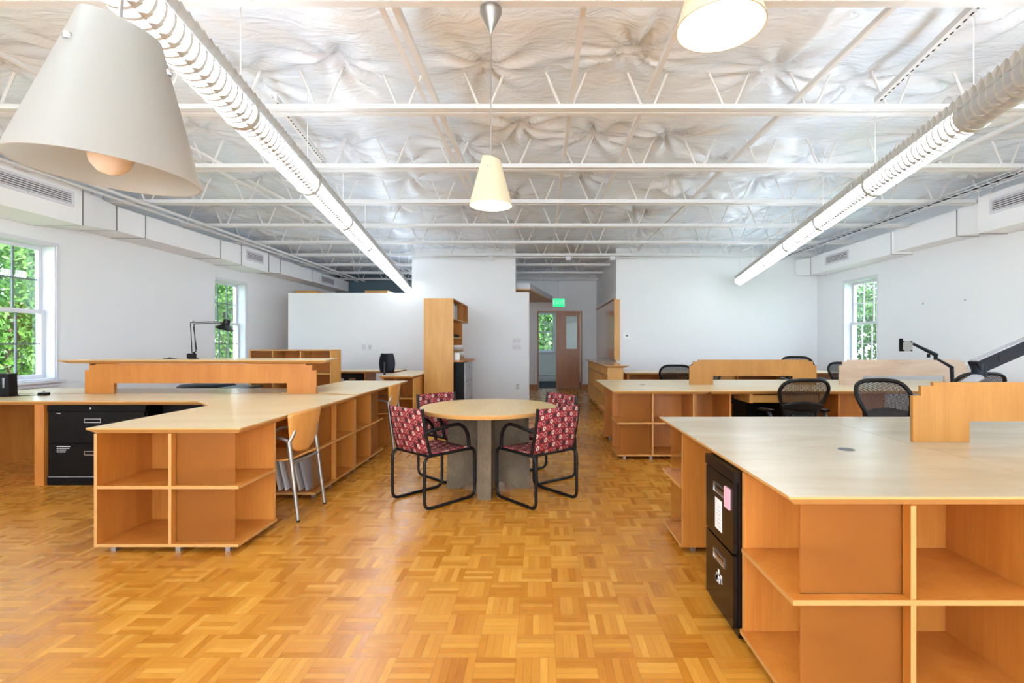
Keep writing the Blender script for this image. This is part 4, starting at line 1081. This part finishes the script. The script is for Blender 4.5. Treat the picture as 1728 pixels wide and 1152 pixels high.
for s in (-1, 1):
    q = [(ty+s*.0405, .07), (ty+s*.12, .06), (ty+s*.22, .03), (ty+s*.25, 0), (ty+s*.36, 0), (ty+s*.345, tz-.0345), (ty+s*.0405, tz-.0345)]
    obj('pedestal', MB().prism(q, 'x', tx-.055, tx+.055), M['concrete'], rt)
for s in (-1, 1): obj('wood_block', MB().box(tx+s*.09-.02, tx+s*.09+.02, ty-.36, ty-.3405+.03, .36, .40), M['plyedge'], rt) if False else None

# ------------------------------------------------------------------ red sled-base chairs
def make_red_chair():
    c = thing('guest_chair', '', 'chair', (0, 0, 0), 'red patterned chairs around the round table')
    w, yf, yr, zr, r = .215, .245, -.245, .405, .0125
    fr = MB()
    for s in (-1, 1):
        x = s*w
        fr.tube(roundpath([(x, yr, zr), (x, yr, r), (x, yf, r), (x, yf, zr)], .06, 5, closed=True), r, 8, closed=True)
    obj('sled_frame', fr, M['bplastic'], c, smooth=50)
    for y, z in ((yf-.05, zr-.004), (yr+.05, zr-.004)):
        obj('cross_bar', MB().tube([(-w, y, z), (w, y, z)], .011, 8), M['bplastic'], c, smooth=50)
    def back(z): return yr+.055-.075*max(0, (z-zr))/.36-.01*math.sin(PI*min(1, max(0, (z-zr)/.36)))
    for s in (-1, 1):
        pts = [(s*(w-.0), back(z), z) for z in (zr, .47, .55, .63, .70, .765)]
        obj('back_upright', MB().tube(pts, .0125, 8), M['bplastic'], c, smooth=50)
        za = .585
        pa = [(s*w, back(za), za), (s*(w+.012), back(za)+.06, za+.012), (s*(w+.015), .02, .618), (s*(w+.015), .10, .600), (s*(w+.012), .155, .54), (s*(w+.006), .178, .46), (s*w, .182, zr)]
        obj('armrest', MB().tube(smoothpath(pa, 5), .0145, 8), M['bplastic'], c, smooth=50)
    def bf(u, v):
        z = zr+.012+v*.345; x = -w+2*w*u
        return (x, back(z)-.018*math.cos(PI*(u-.5))-.002, z)
    obj('backrest', MB().grid(bf, 12, 10), M['fabric'], c, smooth=60, solid=.014)
    def sf(u, v):
        y = yr+.06+v*(yf-yr-.075); x = -w+2*w*u
        return (x, y, zr+.012-.022*math.sin(PI*u)*math.sin(PI*(.15+.7*v))-(.012*max(0, (v-.85)/.15)))
    obj('seat', MB().grid(sf, 12, 10), M['fabric'], c, smooth=60, solid=.016)
    return c
rc = make_red_chair()
def face(dx, dy): return math.atan2(-dx, dy)      # rotation so that local +Y points along (dx, dy)
rc.location = (-.862, 4.03, 0); rc.rotation_euler = (0, 0, face(.66, .75))
rc['label'] = 'red circle-patterned armchair at the round table, near side, left of the pedestal'
dup(rc, (-.033, 4.035, 0), face(-.66, .75), 'red circle-patterned armchair at the round table, near side, right of the pedestal')
dup(rc, (-.84, 4.74, 0), face(.72, -.70), 'red circle-patterned armchair behind the round table, left one')
dup(rc, (.0, 4.69, 0), face(-.78, -.62), 'red circle-patterned armchair behind the round table, on the corridor side')

# ------------------------------------------------------------------ plywood chairs
def make_ply_chair():
    c = thing('plywood_chair', '', 'chair', (0, 0, 0), 'plywood chairs with aluminium legs')
    for s in (-1, 1):
        x = s*.195
        rear = [(x*1.02, -.235, .012), (x, -.205, .25), (x*.99, -.18, .45), (x*.98, -.165, .56)]
        o = obj('rear_leg', MB().tube(rear, [.0125, .0145, .0155, .0165], 10), M['alu'], c, smooth=50)
        obj('foot_cap', MB().lathe([(.0001, 0), (.011, 0), (.0115, .014), (.0001, .014)], (x*1.02, -.236, 0), 12), M['black'], o)
        front = [(x*1.05, .2, .012), (x*1.03, .185, .3), (x*1.02, .17, .5), (x*1.02, .14, .575), (x*1.0, .06, .60), (x*.98, -.10, .585), (x*.98, -.165, .56)]
        o = obj('front_leg', MB().tube(smoothpath(front, 4), .0115, 10), M['alu'], c, smooth=50)
        obj('foot_cap', MB().lathe([(.0001, 0), (.011, 0), (.0115, .014), (.0001, .014)], (x*1.05, .201, 0), 12), M['black'], o)
        obj('back_bracket', MB().tube([(x*.98, -.165, .555), (x*.93, -.185, .60), (x*.84, -.195, .635)], [.015, .015, .011], 10), M['alu'], c, smooth=50)
    for q in ([(-.195, -.185, .405), (.195, -.185, .405)], [(-.2, .17, .415), (.2, .17, .415)]): obj('seat_bar', MB().tube(q, .011, 8), M['alu'], c, smooth=50)
    def sf(u, v):
        y = -.19+v*.40; hw = .19+.015*math.sin(PI*v); x = hw*(2*u-1)
        e = abs(2*u-1)**4
        return (x, y, .432-.014*math.sin(PI*v)*(1-e)-.03*max(0, (v-.8)/.2)**2+.01*max(0, (.15-v)/.15))
    obj('seat', MB().grid(sf, 14, 14), M['seatply'], c, smooth=60, solid=.012)
    def bf(u, v):
        z = .475+v*.285; t = v
        hw = .165+.078*t**.9; 
        if v < .25: hw *= math.sqrt(max(0.02, 1-((.25-v)/.25)**2*.72))
        if v > .9: hw *= 1-.06*((v-.9)/.1)**2
        x = hw*(2*u-1); y = -.185-.05*v+.05*(2*u-1)**2*(.4+.6*v)
        return (x, y, z+.012*(1-abs(2*u-1)**2)*(1 if v > .5 else -1)*abs(v-.5)*2)
    obj('backrest', MB().grid(bf, 14, 14), M['seatply'], c, smooth=60, solid=.011)
    return c
M['seatply'] = wood('chair_plywood', srgb(206,140,66), srgb(224,164,90), .33, (2.5, 2.5, .5))
pcx = make_ply_chair()
pcx.location = (-1.93, 3.70, 0); pcx.rotation_euler = (0, 0, face(-1, .03)); pcx['label'] = 'plywood chair with aluminium legs pushed under the left worktop, nearer the viewer'
dup(pcx, (-1.95, 6.02, 0), face(-1, 0), 'plywood chair with aluminium legs half hidden behind a red chair, farther along the left worktop')

# ------------------------------------------------------------------ mesh office chairs
def make_office_chair():
    c = thing('office_chair', '', 'chair', (0, 0, 0), 'black mesh office chairs')
    half = [(0, .57), (.11, .568), (.19, .548), (.233, .50), (.243, .44), (.218, .36), (.18, .27), (.15, .18), (.135, .10), (.12, .03), (.07, .0), (0, 0)]
    zb = .385
    def by(z): t = z/.57; return -.20-.13*t+.05*math.sin(PI*t)
    loop = [(x, z) for x, z in half]+[(-x, z) for x, z in half[-2:0:-1]]
    pts = [Vector((x, by(z)+.03*abs(x)/.24, zb+z)) for x, z in loop]
    P = smoothpath(pts, 4, closed=True)
    obj('back_frame', MB().tube(P, .0185, 8, closed=True), M['bplastic'], c, smooth=60)
    zs = sorted([(z, x) for x, z in half if x > 0])
    def hw(z):
        if z <= zs[0][0]: return zs[0][1]
        for (a, xa), (b, xb) in zip(zs, zs[1:]):
            if a <= z <= b: return xa+(xb-xa)*(z-a)/(b-a+1e-9)
        return zs[-1][1]
    def bf(u, v):
        z = .006+v*.556; w = hw(z); x = w*(2*u-1)
        return (x, by(z)+.03*abs(x)/.24, zb+z)
    obj('back_mesh', MB().grid(bf, 10, 16), M['mesh'], c, smooth=60)
    def lf_(u, v):
        z = .30+.05*(v-.5)*2*(.35+.65*math.sin(PI*u)); x = .205*(2*u-1)
        return (x, by(z)-.03+.03*abs(x)/.24, zb+z)
    obj('lumbar_pad', MB().grid(lf_, 12, 4), M['bplastic'], c, smooth=60, solid=.014)
    obj('lower_back_shell', MB().grid(lambda u, v: (.135*(2*u-1)*(1-.2*v), by(.02+v*.2)-.022, zb+.02+v*.2), 8, 6), M['bplastic'], c, smooth=60, solid=.012)
    # seat
    sl = [(.0, -.20), (.14, -.20), (.215, -.15), (.235, 0), (.24, .14), (.20, .235), (.10, .255), (0, .258)]
    loop = sl+[(-x, y) for x, y in sl[-2:0:-1]]
    sz = lambda y: .455-.05*max(0, (y-.1)/.155)**2+.012*abs(y)
    obj('seat_frame', MB().tube(smoothpath([Vector((x, y, sz(y))) for x, y in loop], 4, closed=True), .017, 8, closed=True), M['bplastic'], c, smooth=60)
    ys = sl
    def sw(y):
        for (xa, a), (xb, b) in zip(ys[1:], ys[2:]):
            if a <= y <= b: return xa+(xb-xa)*(y-a)/(b-a+1e-9)
        return .1
    obj('seat_mesh', MB().grid(lambda u, v: ((2*u-1)*sw(-.198+v*.45), -.198+v*.45, sz(-.198+v*.45)+.004-.02*math.sin(PI*u)), 10, 12), M['mesh'], c, smooth=60)
    for s in (-1, 1):
        a = obj('armrest', MB().tube(smoothpath([(s*.16, by(.10)-.01, zb+.10), (s*.235, -.19, zb+.10), (s*.275, -.14, .52), (s*.285, -.12, .585), (s*.285, -.08, .62)], 5), .018, 8), M['gplastic'], c, smooth=60)
        g = MB().grid(lambda u, v: (s*.285+.045*math.cos(2*PI*u)*(1 if .02 < v < .98 else .5), -.17+v*.30, .632+.017*math.sin(2*PI*u)*(1 if .02 < v < .98 else .5)-.02*v*v), 12, 8)
        obj('arm_pad', g, M['bplastic'], a, smooth=60)
    obj('spine', MB().tube(smoothpath([(0, -.03, .36), (0, -.2, .36), (0, by(.05)-.05, .45), (0, by(.18)-.035, zb+.19)], 5), .024, 8), M['gplastic'], c, smooth=60)
    obj('tilt_housing', MB().box(-.08, .08, -.11, .1, .345, .425), M['bplastic'], c)
    obj('gas_post', MB().lathe([(.028, .10), (.028, .24), (.016, .241), (.016, .36)], (0, 0, 0), 14), M['bplastic'], c, smooth=40)
    for k in range(5):
        a = 2*PI*k/5+PI/2+.2; dx, dy = math.cos(a), math.sin(a)
        q = obj('base_leg', MB().tube([(0, 0, .105), (dx*.16, dy*.16, .10), (dx*.30, dy*.30, .072)], [.028, .022, .014], 8), M['gplastic'], c, smooth=50)
        mm = MB()
        for o_ in (-.014, .014):
            nx, ny = -dy, dx; cx, cy = dx*.30+nx*o_, dy*.30+ny*o_
            rg = []
            for e in (-.009, .009):
                rg.append([(cx+nx*e+dx*.028*math.cos(t), cy+ny*e+dy*.028*math.cos(t), .028+.028*math.sin(t)) for t in [2*PI*i/14 for i in range(14)]])
            mm.loft(rg)
        obj('caster', mm, M['bplastic'], q, smooth=40)
    return c
UP = {'back_frame', 'back_mesh', 'lumbar_pad', 'lower_back_shell', 'seat_frame', 'seat_mesh', 'armrest', 'spine', 'tilt_housing'}
oc = make_office_chair()
spots = [(2.65, 5.25, face(.0, 1), -.065, 'black mesh office chair with arms pulled up to the middle right worktop, left one'),
         (2.86, 3.86, face(.12, -1), -.012, 'black mesh office chair standing next to the closest divider, its mesh back showing bright stripes'),
         (2.17, 8.22, face(.05, 1), -.05, 'black mesh office chair at the back desk, nearest the low bookcase'),
         (4.84, 7.72, face(-.1, -1), -.01, 'black mesh office chair half hidden behind the greyish divider'),
         (4.05, 7.62, face(-.05, -1), .085, 'black mesh office chair whose top peeks over the right end of the middle birch divider'),
         (2.60, 7.55, face(.1, -1), -.02, 'black mesh office chair hidden behind the left end of the middle birch divider'),
         (4.42, 5.25, face(.05, 1), .0, 'black mesh office chair behind the large monitor arm on the right')]
for i, (x, y, a, dz, lab) in enumerate(spots):
    if i == 0:
        oc.location = (x, y, 0); oc.rotation_euler = (0, 0, a); oc['label'] = lab
        first_dz = dz
    else: dup(oc, (x, y, 0), a, lab, UP, dz)
for ch in oc.children:
    if ch.name.split('.')[0] in UP: ch.location.z = first_dz
# extra height in the gas post is hidden inside the tilt housing

# black task chair by the partition
tc_ = thing('task_chair', 'small black task chair with rounded plastic back by the partition desk', 'chair', (-2.71, 8.66, 0))
x, y = -2.71, 8.66
def tb(u, v):
    z = .745+v*.335; w = .138*math.sin(PI*(.14+.72*v*.9+.06))**.45
    return (x+w*(2*u-1)+.0, y+.12-.03*(1-(2*u-1)**2)*0+.03*(2*u-1)**2, z)
obj('backrest', MB().grid(tb, 14, 12), M['navy'], tc_, smooth=60, solid=.03)
obj('back_post', MB().tube(smoothpath([(x-.03, y-.05, .43), (x-.03, y+.0, .44), (x-.03, y+.07, .52), (x-.03, y+.085, .70), (x-.03, y+.095, .93)], 4), .02, 8), M['gplastic'], tc_, smooth=60)
obj('seat', MB().lathe([(.0001, .0), (.17, 0), (.19, .02), (.18, .05), (.0001, .06)], (x-.0, y-.14, .44), 26), M['navy'], tc_, smooth=60)
obj('gas_post', MB().lathe([(.026, .09), (.026, .25), (.015, .251), (.015, .44)], (x, y-.14, 0), 12), M['bplastic'], tc_, smooth=40)
for k in range(5):
    a = 2*PI*k/5; q = obj('base_leg', MB().tube([(x, y-.14, .1), (x+.24*math.cos(a), y-.14+.24*math.sin(a), .07)], [.022, .013], 8), M['bplastic'], tc_, smooth=50)
    obj('caster', MB().lathe([(.0001, -.012), (.027, -.012), (.027, .012), (.0001, .012)], (x+.24*math.cos(a), y-.14+.24*math.sin(a), .027), 12, 'x'), M['bplastic'], q)
# drafting stool and small metal table seen through the slot of the left divider
st = thing('drafting_stool', 'dark drafting stool glimpsed through the slot of the left divider', 'stool', (-4.35, 6.5, 0))
x, y = -4.35, 6.5
obj('seat', MB().lathe([(.0001, .66), (.2, .66), (.32, .685), (.33, .70), (.30, .725), (.0001, .73)], (x, y, 0), 32), M['navy'], st, smooth=60)
obj('gas_post', MB().lathe([(.025, .1), (.025, .4), (.016, .4), (.016, .66)], (x, y, 0), 12), M['gplastic'], st, smooth=40)
for k in range(5):
    a = 2*PI*k/5; q = obj('base_leg', MB().tube([(x, y, .1), (x+.26*math.cos(a), y+.26*math.sin(a), .06)], [.022, .013], 8), M['bplastic'], st, smooth=50)
    obj('caster', MB().lathe([(.0001, -.012), (.027, -.012), (.027, .012), (.0001, .012)], (x+.26*math.cos(a), y+.26*math.sin(a), .027), 12, 'x'), M['bplastic'], q)
mt = thing('side_table', 'small grey metal-legged table glimpsed through the slot of the left divider', 'table', (-3.62, 6.1, 0))
obj('tabletop', MB().box(-3.86, -3.54, 5.95, 6.35, .70, .725), M['gplastic'], mt)
for x in (-3.84, -3.59):
    for y in (5.97, 6.30): obj('leg', MB().box(x, x+.035, y, y+.035, 0, .70), M['greymetal'], mt)

# ------------------------------------------------------------------ monitor arms
ma = thing('monitor_arm', 'slim black monitor arm with bare silver plate above the greyish divider', 'monitor arm', (4.68, 5.75, .7505))
YM = 5.75
pp = lambda px, py, Y=YM: ((px-912)*Y/F, Y, E+(580-py)*Y/F)
obj('clamp_base', MB().lathe([(.0001, 0), (.045, 0), (.045, .012), (.02, .02), (.018, .10), (.0001, .10)], (pp(1607, 640)[0], YM, .7505), 20), M['black'], ma, smooth=40)
obj('pole', MB().tube([(pp(1607, 640)[0], YM, .84), pp(1606, 619)], .02, 10), M['navy'], ma, smooth=50)
obj('lower_arm', MB().tube([pp(1607, 620), pp(1579, 604)], [.024, .016], 8, flat=.8), M['navy'], ma, smooth=50)
obj('elbow', MB().tube([pp(1579, 607), pp(1579, 597)], .02, 10).tube([pp(1567, 603), pp(1567, 597)], .016, 10), M['black'], ma, smooth=50)
obj('upper_arm', MB().tube([pp(1580, 599), pp(1541, 580)], [.03, .02], 8, flat=.8), M['navy'], ma, smooth=50)
px_, _, pz_ = pp(1530, 584)
pl_ = obj('mount_plate', MB().box(px_-.055, px_+.06, YM-.012, YM-.004, pz_-.06, pz_+.065), M['steelbrushed'], ma)
obj('plate_rail', MB().box(px_-.068, px_-.055, YM-.02, YM+.03, pz_-.06, pz_+.09), M['black'], pl_)
m = MB()
for dx in (-.045, .045):
    for dz in (-.05, .05): m.lathe([(.0001, -.004), (.008, -.003), (.008, 0)], (px_+dx, YM-.012, pz_+dz), 10, 'y')
obj('thumb_screw_set', m, M['black'], pl_)
YM2 = 2.95
q2 = lambda px, py, Y=YM2: ((px-912)*Y/F, Y, E+(580-py)*Y/F)
mb2 = thing('monitor_arm', 'large dark monitor arm with silver top strip rising behind the closest divider', 'monitor arm', (2.35, 2.8, .7505))
obj('clamp_base', MB().lathe([(.0001, 0), (.05, 0), (.05, .015), (.024, .025), (.022, .20), (.0001, .20)], (2.32, 2.85, .7505), 20), M['black'], mb2, smooth=40)
obj('lower_arm', MB().tube([(2.32, 2.85, .945), q2(1652, 634)], [.034, .034], 10, flat=.7), M['greymetal'], mb2, smooth=50)
obj('swivel', MB().tube([q2(1652, 636), q2(1653, 613)], .037, 16), M['navy'], mb2, smooth=50)
p0 = Vector(q2(1652, 615)); p1 = Vector(q2(1740, 577)); dirm = (p1-p0).normalized(); upm = Vector((-dirm.z, 0, dirm.x))
def arm_box(a0, a1, w0, w1, h0, h1, m):
    rg = []
    for t, ww in ((a0, w0), (a1, w1)):
        c = p0+dirm*t
        rg.append([c+Vector((0, -ww, 0))+upm*h0, c+Vector((0, ww, 0))+upm*h0, c+Vector((0, ww, 0))+upm*h1, c+Vector((0, -ww, 0))+upm*h1])
    m.loft(rg); return m
obj('upper_arm', arm_box(-.03, .36, .034, .03, -.042, .03, MB()), M['navy'], mb2)
obj('top_strip', arm_box(-.02, .36, .026, .024, .0305, .037, MB()), M['greymetal'], mb2)
obj('cover_disc', MB().lathe([(.0001, -.004), (.016, -.004), (.018, 0)], (p0.x+.10, YM2-.034, p0.z+.04), 18, 'y'), M['bplastic'], mb2)

# ------------------------------------------------------------------ outside
obj('bounce_patio', MB().box(-14, 14, -22, YB-.3, -.3, -.2), M['paving'], kind='structure')  # unseen pale ground, added to bounce sunlight onto the ceiling
obj('lawn', MB().box(-60, -6.2, -30, 70, -.9, -.8).box(6.2, 60, -30, 70, -.9, -.8).box(-6.2, 6.2, 17.2, 70, -.9, -.8), M['lawn'], kind='structure')
def tree_mesh(seed, n, rx, ry, rz, cz, ls):
    r = random.Random(seed); m = MB()
    blobs = [(r.uniform(-.6, .6)*rx, r.uniform(-.6, .6)*ry, cz+r.uniform(-.7, .75)*rz, r.uniform(.35, .6)) for _ in range(16)]
    for i in range(n):
        b = r.choice(blobs)
        a, q = r.uniform(0, 2*PI), r.uniform(-1, 1); s = math.sqrt(1-q*q); k = b[3]*(.75+.3*r.random())
        c = Vector((b[0]+rx*k*s*math.cos(a), b[1]+ry*k*s*math.sin(a), b[2]+rz*k*q))
        d = Vector((r.gauss(0, 1), r.gauss(0, 1), r.gauss(0, .6))).normalized(); e = d.orthogonal().normalized()
        e = Matrix.Rotation(r.uniform(0, 6.28), 3, d) @ e; l = ls*r.uniform(.6, 1.4); f = d.cross(e)
        m.v += [c-e*l, c+f*l*.45, c+e*l, c-f*l*.45]; bI = len(m.v)-4; m.f.append([bI, bI+1, bI+2, bI+3]); m.m.append(0)
    return m
def tree(label, x, y, seed, n=6500, rx=1.9, ry=1.9, rz=1.9, cz=2.1, ls=.085, leaf='leaf'):
    t = thing('leafy_tree', label, 'tree', (x, y, -.8), 'leafy trees outside the windows')
    m = tree_mesh(seed, n, rx, ry, rz, cz, ls)
    for i, v in enumerate(m.v): m.v[i] = Vector(v)+Vector((x, y, 0))
    obj('crown', m, M[leaf], t, norm=False)
    obj('trunk', MB().tube([(x, y, -.8), (x+.1, y, cz)], [.16, .08], 10), M['bark'], t, smooth=50)
tree('leafy green tree outside the nearer left window, fuller one', -9.5, 8.9, 1, n=15000, rx=1.7, ry=1.6, rz=2.7, cz=2.0, ls=.055)
tree('leafy green tree outside the nearer left window, behind the fuller one', -13.4, 12.6, 2, n=11000, rx=2.3, ry=2.3, rz=3.0, cz=2.3, ls=.08, leaf='leafdark')
tree('leafy green tree outside the nearer left window, at its outer edge', -9.6, 5.2, 8, rx=1.5, ry=1.5, rz=2.3, cz=1.9)
tree('pale green tree outside the farther left window', -9.7, 15.2, 3, n=12000, rx=1.8, ry=1.8, rz=2.7, cz=2.3, ls=.065)
tree('deep green tree outside the farther left window, behind the pale one', -14, 22.4, 4, rx=2.6, ry=2.6, rz=3, cz=2.8, leaf='leafdark')
tree('tall dark tree far beyond the nearer left window', -20, 15.5, 11, n=7000, rx=3.4, ry=4.2, rz=3.4, cz=2.6, ls=.16, leaf='leafdark')
tree('tall dark tree far beyond the farther left window', -21, 33, 12, n=7000, rx=3.6, ry=4.5, rz=4.4, cz=3.4, ls=.18, leaf='leafdark')
tree('tall tree deep in the view of the far room window', 1.2, 30, 13, n=7000, rx=5, ry=2.2, rz=4.4, cz=3.0, ls=.18, leaf='leafdark')
tree('leafy tree outside the window of the far room, nearest the glass', .4, 22, 5, n=9000, rx=2.6, ry=1.8, rz=2.8, cz=1.8, ls=.1, leaf='leafdark')
tree('leafy tree outside the right window', 11.2, 15.6, 6, rx=1.5, ry=1.5, rz=1.6, cz=1.6, leaf='leafdark')
hs = thing('house', 'white sided house across the yard outside the right window', 'house', (14, 23, -.8))
obj('wall', MB().box(13, 22, 22, 30, -.8, 2.4), M['exterior'], hs)
obj('roof', MB().prism([(12.6, 2.4), (22.4, 2.4), (17.5, 4.6)], 'y', 21.7, 30.3), M['asphalt'], hs)
obj('porch_post', MB().box(11.3, 11.5, 20, 20.2, -.8, 2.2).box(11.3, 13, 20, 22, 2.2, 2.4), M['exterior'], hs)

# ------------------------------------------------------------------ light
w = bpy.data.worlds.new('World'); S.world = w; w.use_nodes = True
nt_ = w.node_tree; bg = nt_.nodes['Background']
gc_ = nt_.nodes.new('ShaderNodeTexCoord'); sp_ = nt_.nodes.new('ShaderNodeSeparateXYZ'); rp_ = nt_.nodes.new('ShaderNodeValToRGB')
nt_.links.new(gc_.outputs['Generated'], sp_.inputs[0]); nt_.links.new(sp_.outputs[2], rp_.inputs[0]); nt_.links.new(rp_.outputs[0], bg.inputs[0])
rp_.color_ramp.elements[0].position = .0; rp_.color_ramp.elements[0].color = (.84, .93, 1, 1)
rp_.color_ramp.elements[1].position = .6; rp_.color_ramp.elements[1].color = (.50, .72, 1, 1)
bg.inputs[1].default_value = SKY
sun = bpy.data.lights.new('sun', 'SUN'); sun.energy = SUN; sun.angle = .01; sun.color = (1, .96, .88)
so = bpy.data.objects.new('sun', sun); COL.objects.link(so)
so.rotation_euler = Vector((.10, 1, -1.5)).to_track_quat('-Z', 'Y').to_euler()
def portal(x, y, z, rot, a, b):
    l = bpy.data.lights.new('window_portal', 'AREA'); l.shape = 'RECTANGLE'; l.size = a; l.size_y = b; l.cycles.is_portal = True
    o = bpy.data.objects.new('window_portal', l); COL.objects.link(o); o.location = (x, y, z); o.rotation_euler = rot
for a, b in LW: portal(XL-.23, (a+b)/2, (WZ0+WZ1)/2, (0, -PI/2, 0), WZ1-WZ0, b-a)
for a, b in ADDED_BW: portal((a+b)/2, YB-.19, 1.65, (PI/2, 0, 0), b-a, 2.6)
for a, b in RW: portal(XR+.23, (a+b)/2, (WZ0+WZ1)/2, (0, PI/2, 0), WZ1-WZ0, b-a)

# ------------------------------------------------------------------ camera and view
cam = bpy.data.cameras.new('camera'); cam.sensor_width = 36; cam.lens = F/1728*36; cam.clip_start = .02
cam.shift_x = -48/1728; cam.shift_y = 4/1728
co = bpy.data.objects.new('camera', cam); COL.objects.link(co); co.location = (0, 0, E); co.rotation_euler = (PI/2, 0, 0)
S.camera = co
S.view_settings.view_transform = 'Standard'; S.view_settings.look = 'None'; S.view_settings.gamma = 1; S.view_settings.exposure = EXPO
S.cycles.max_bounces = 14; S.cycles.diffuse_bounces = 8; S.cycles.transparent_max_bounces = 12
S.cycles.sample_clamp_indirect = 8
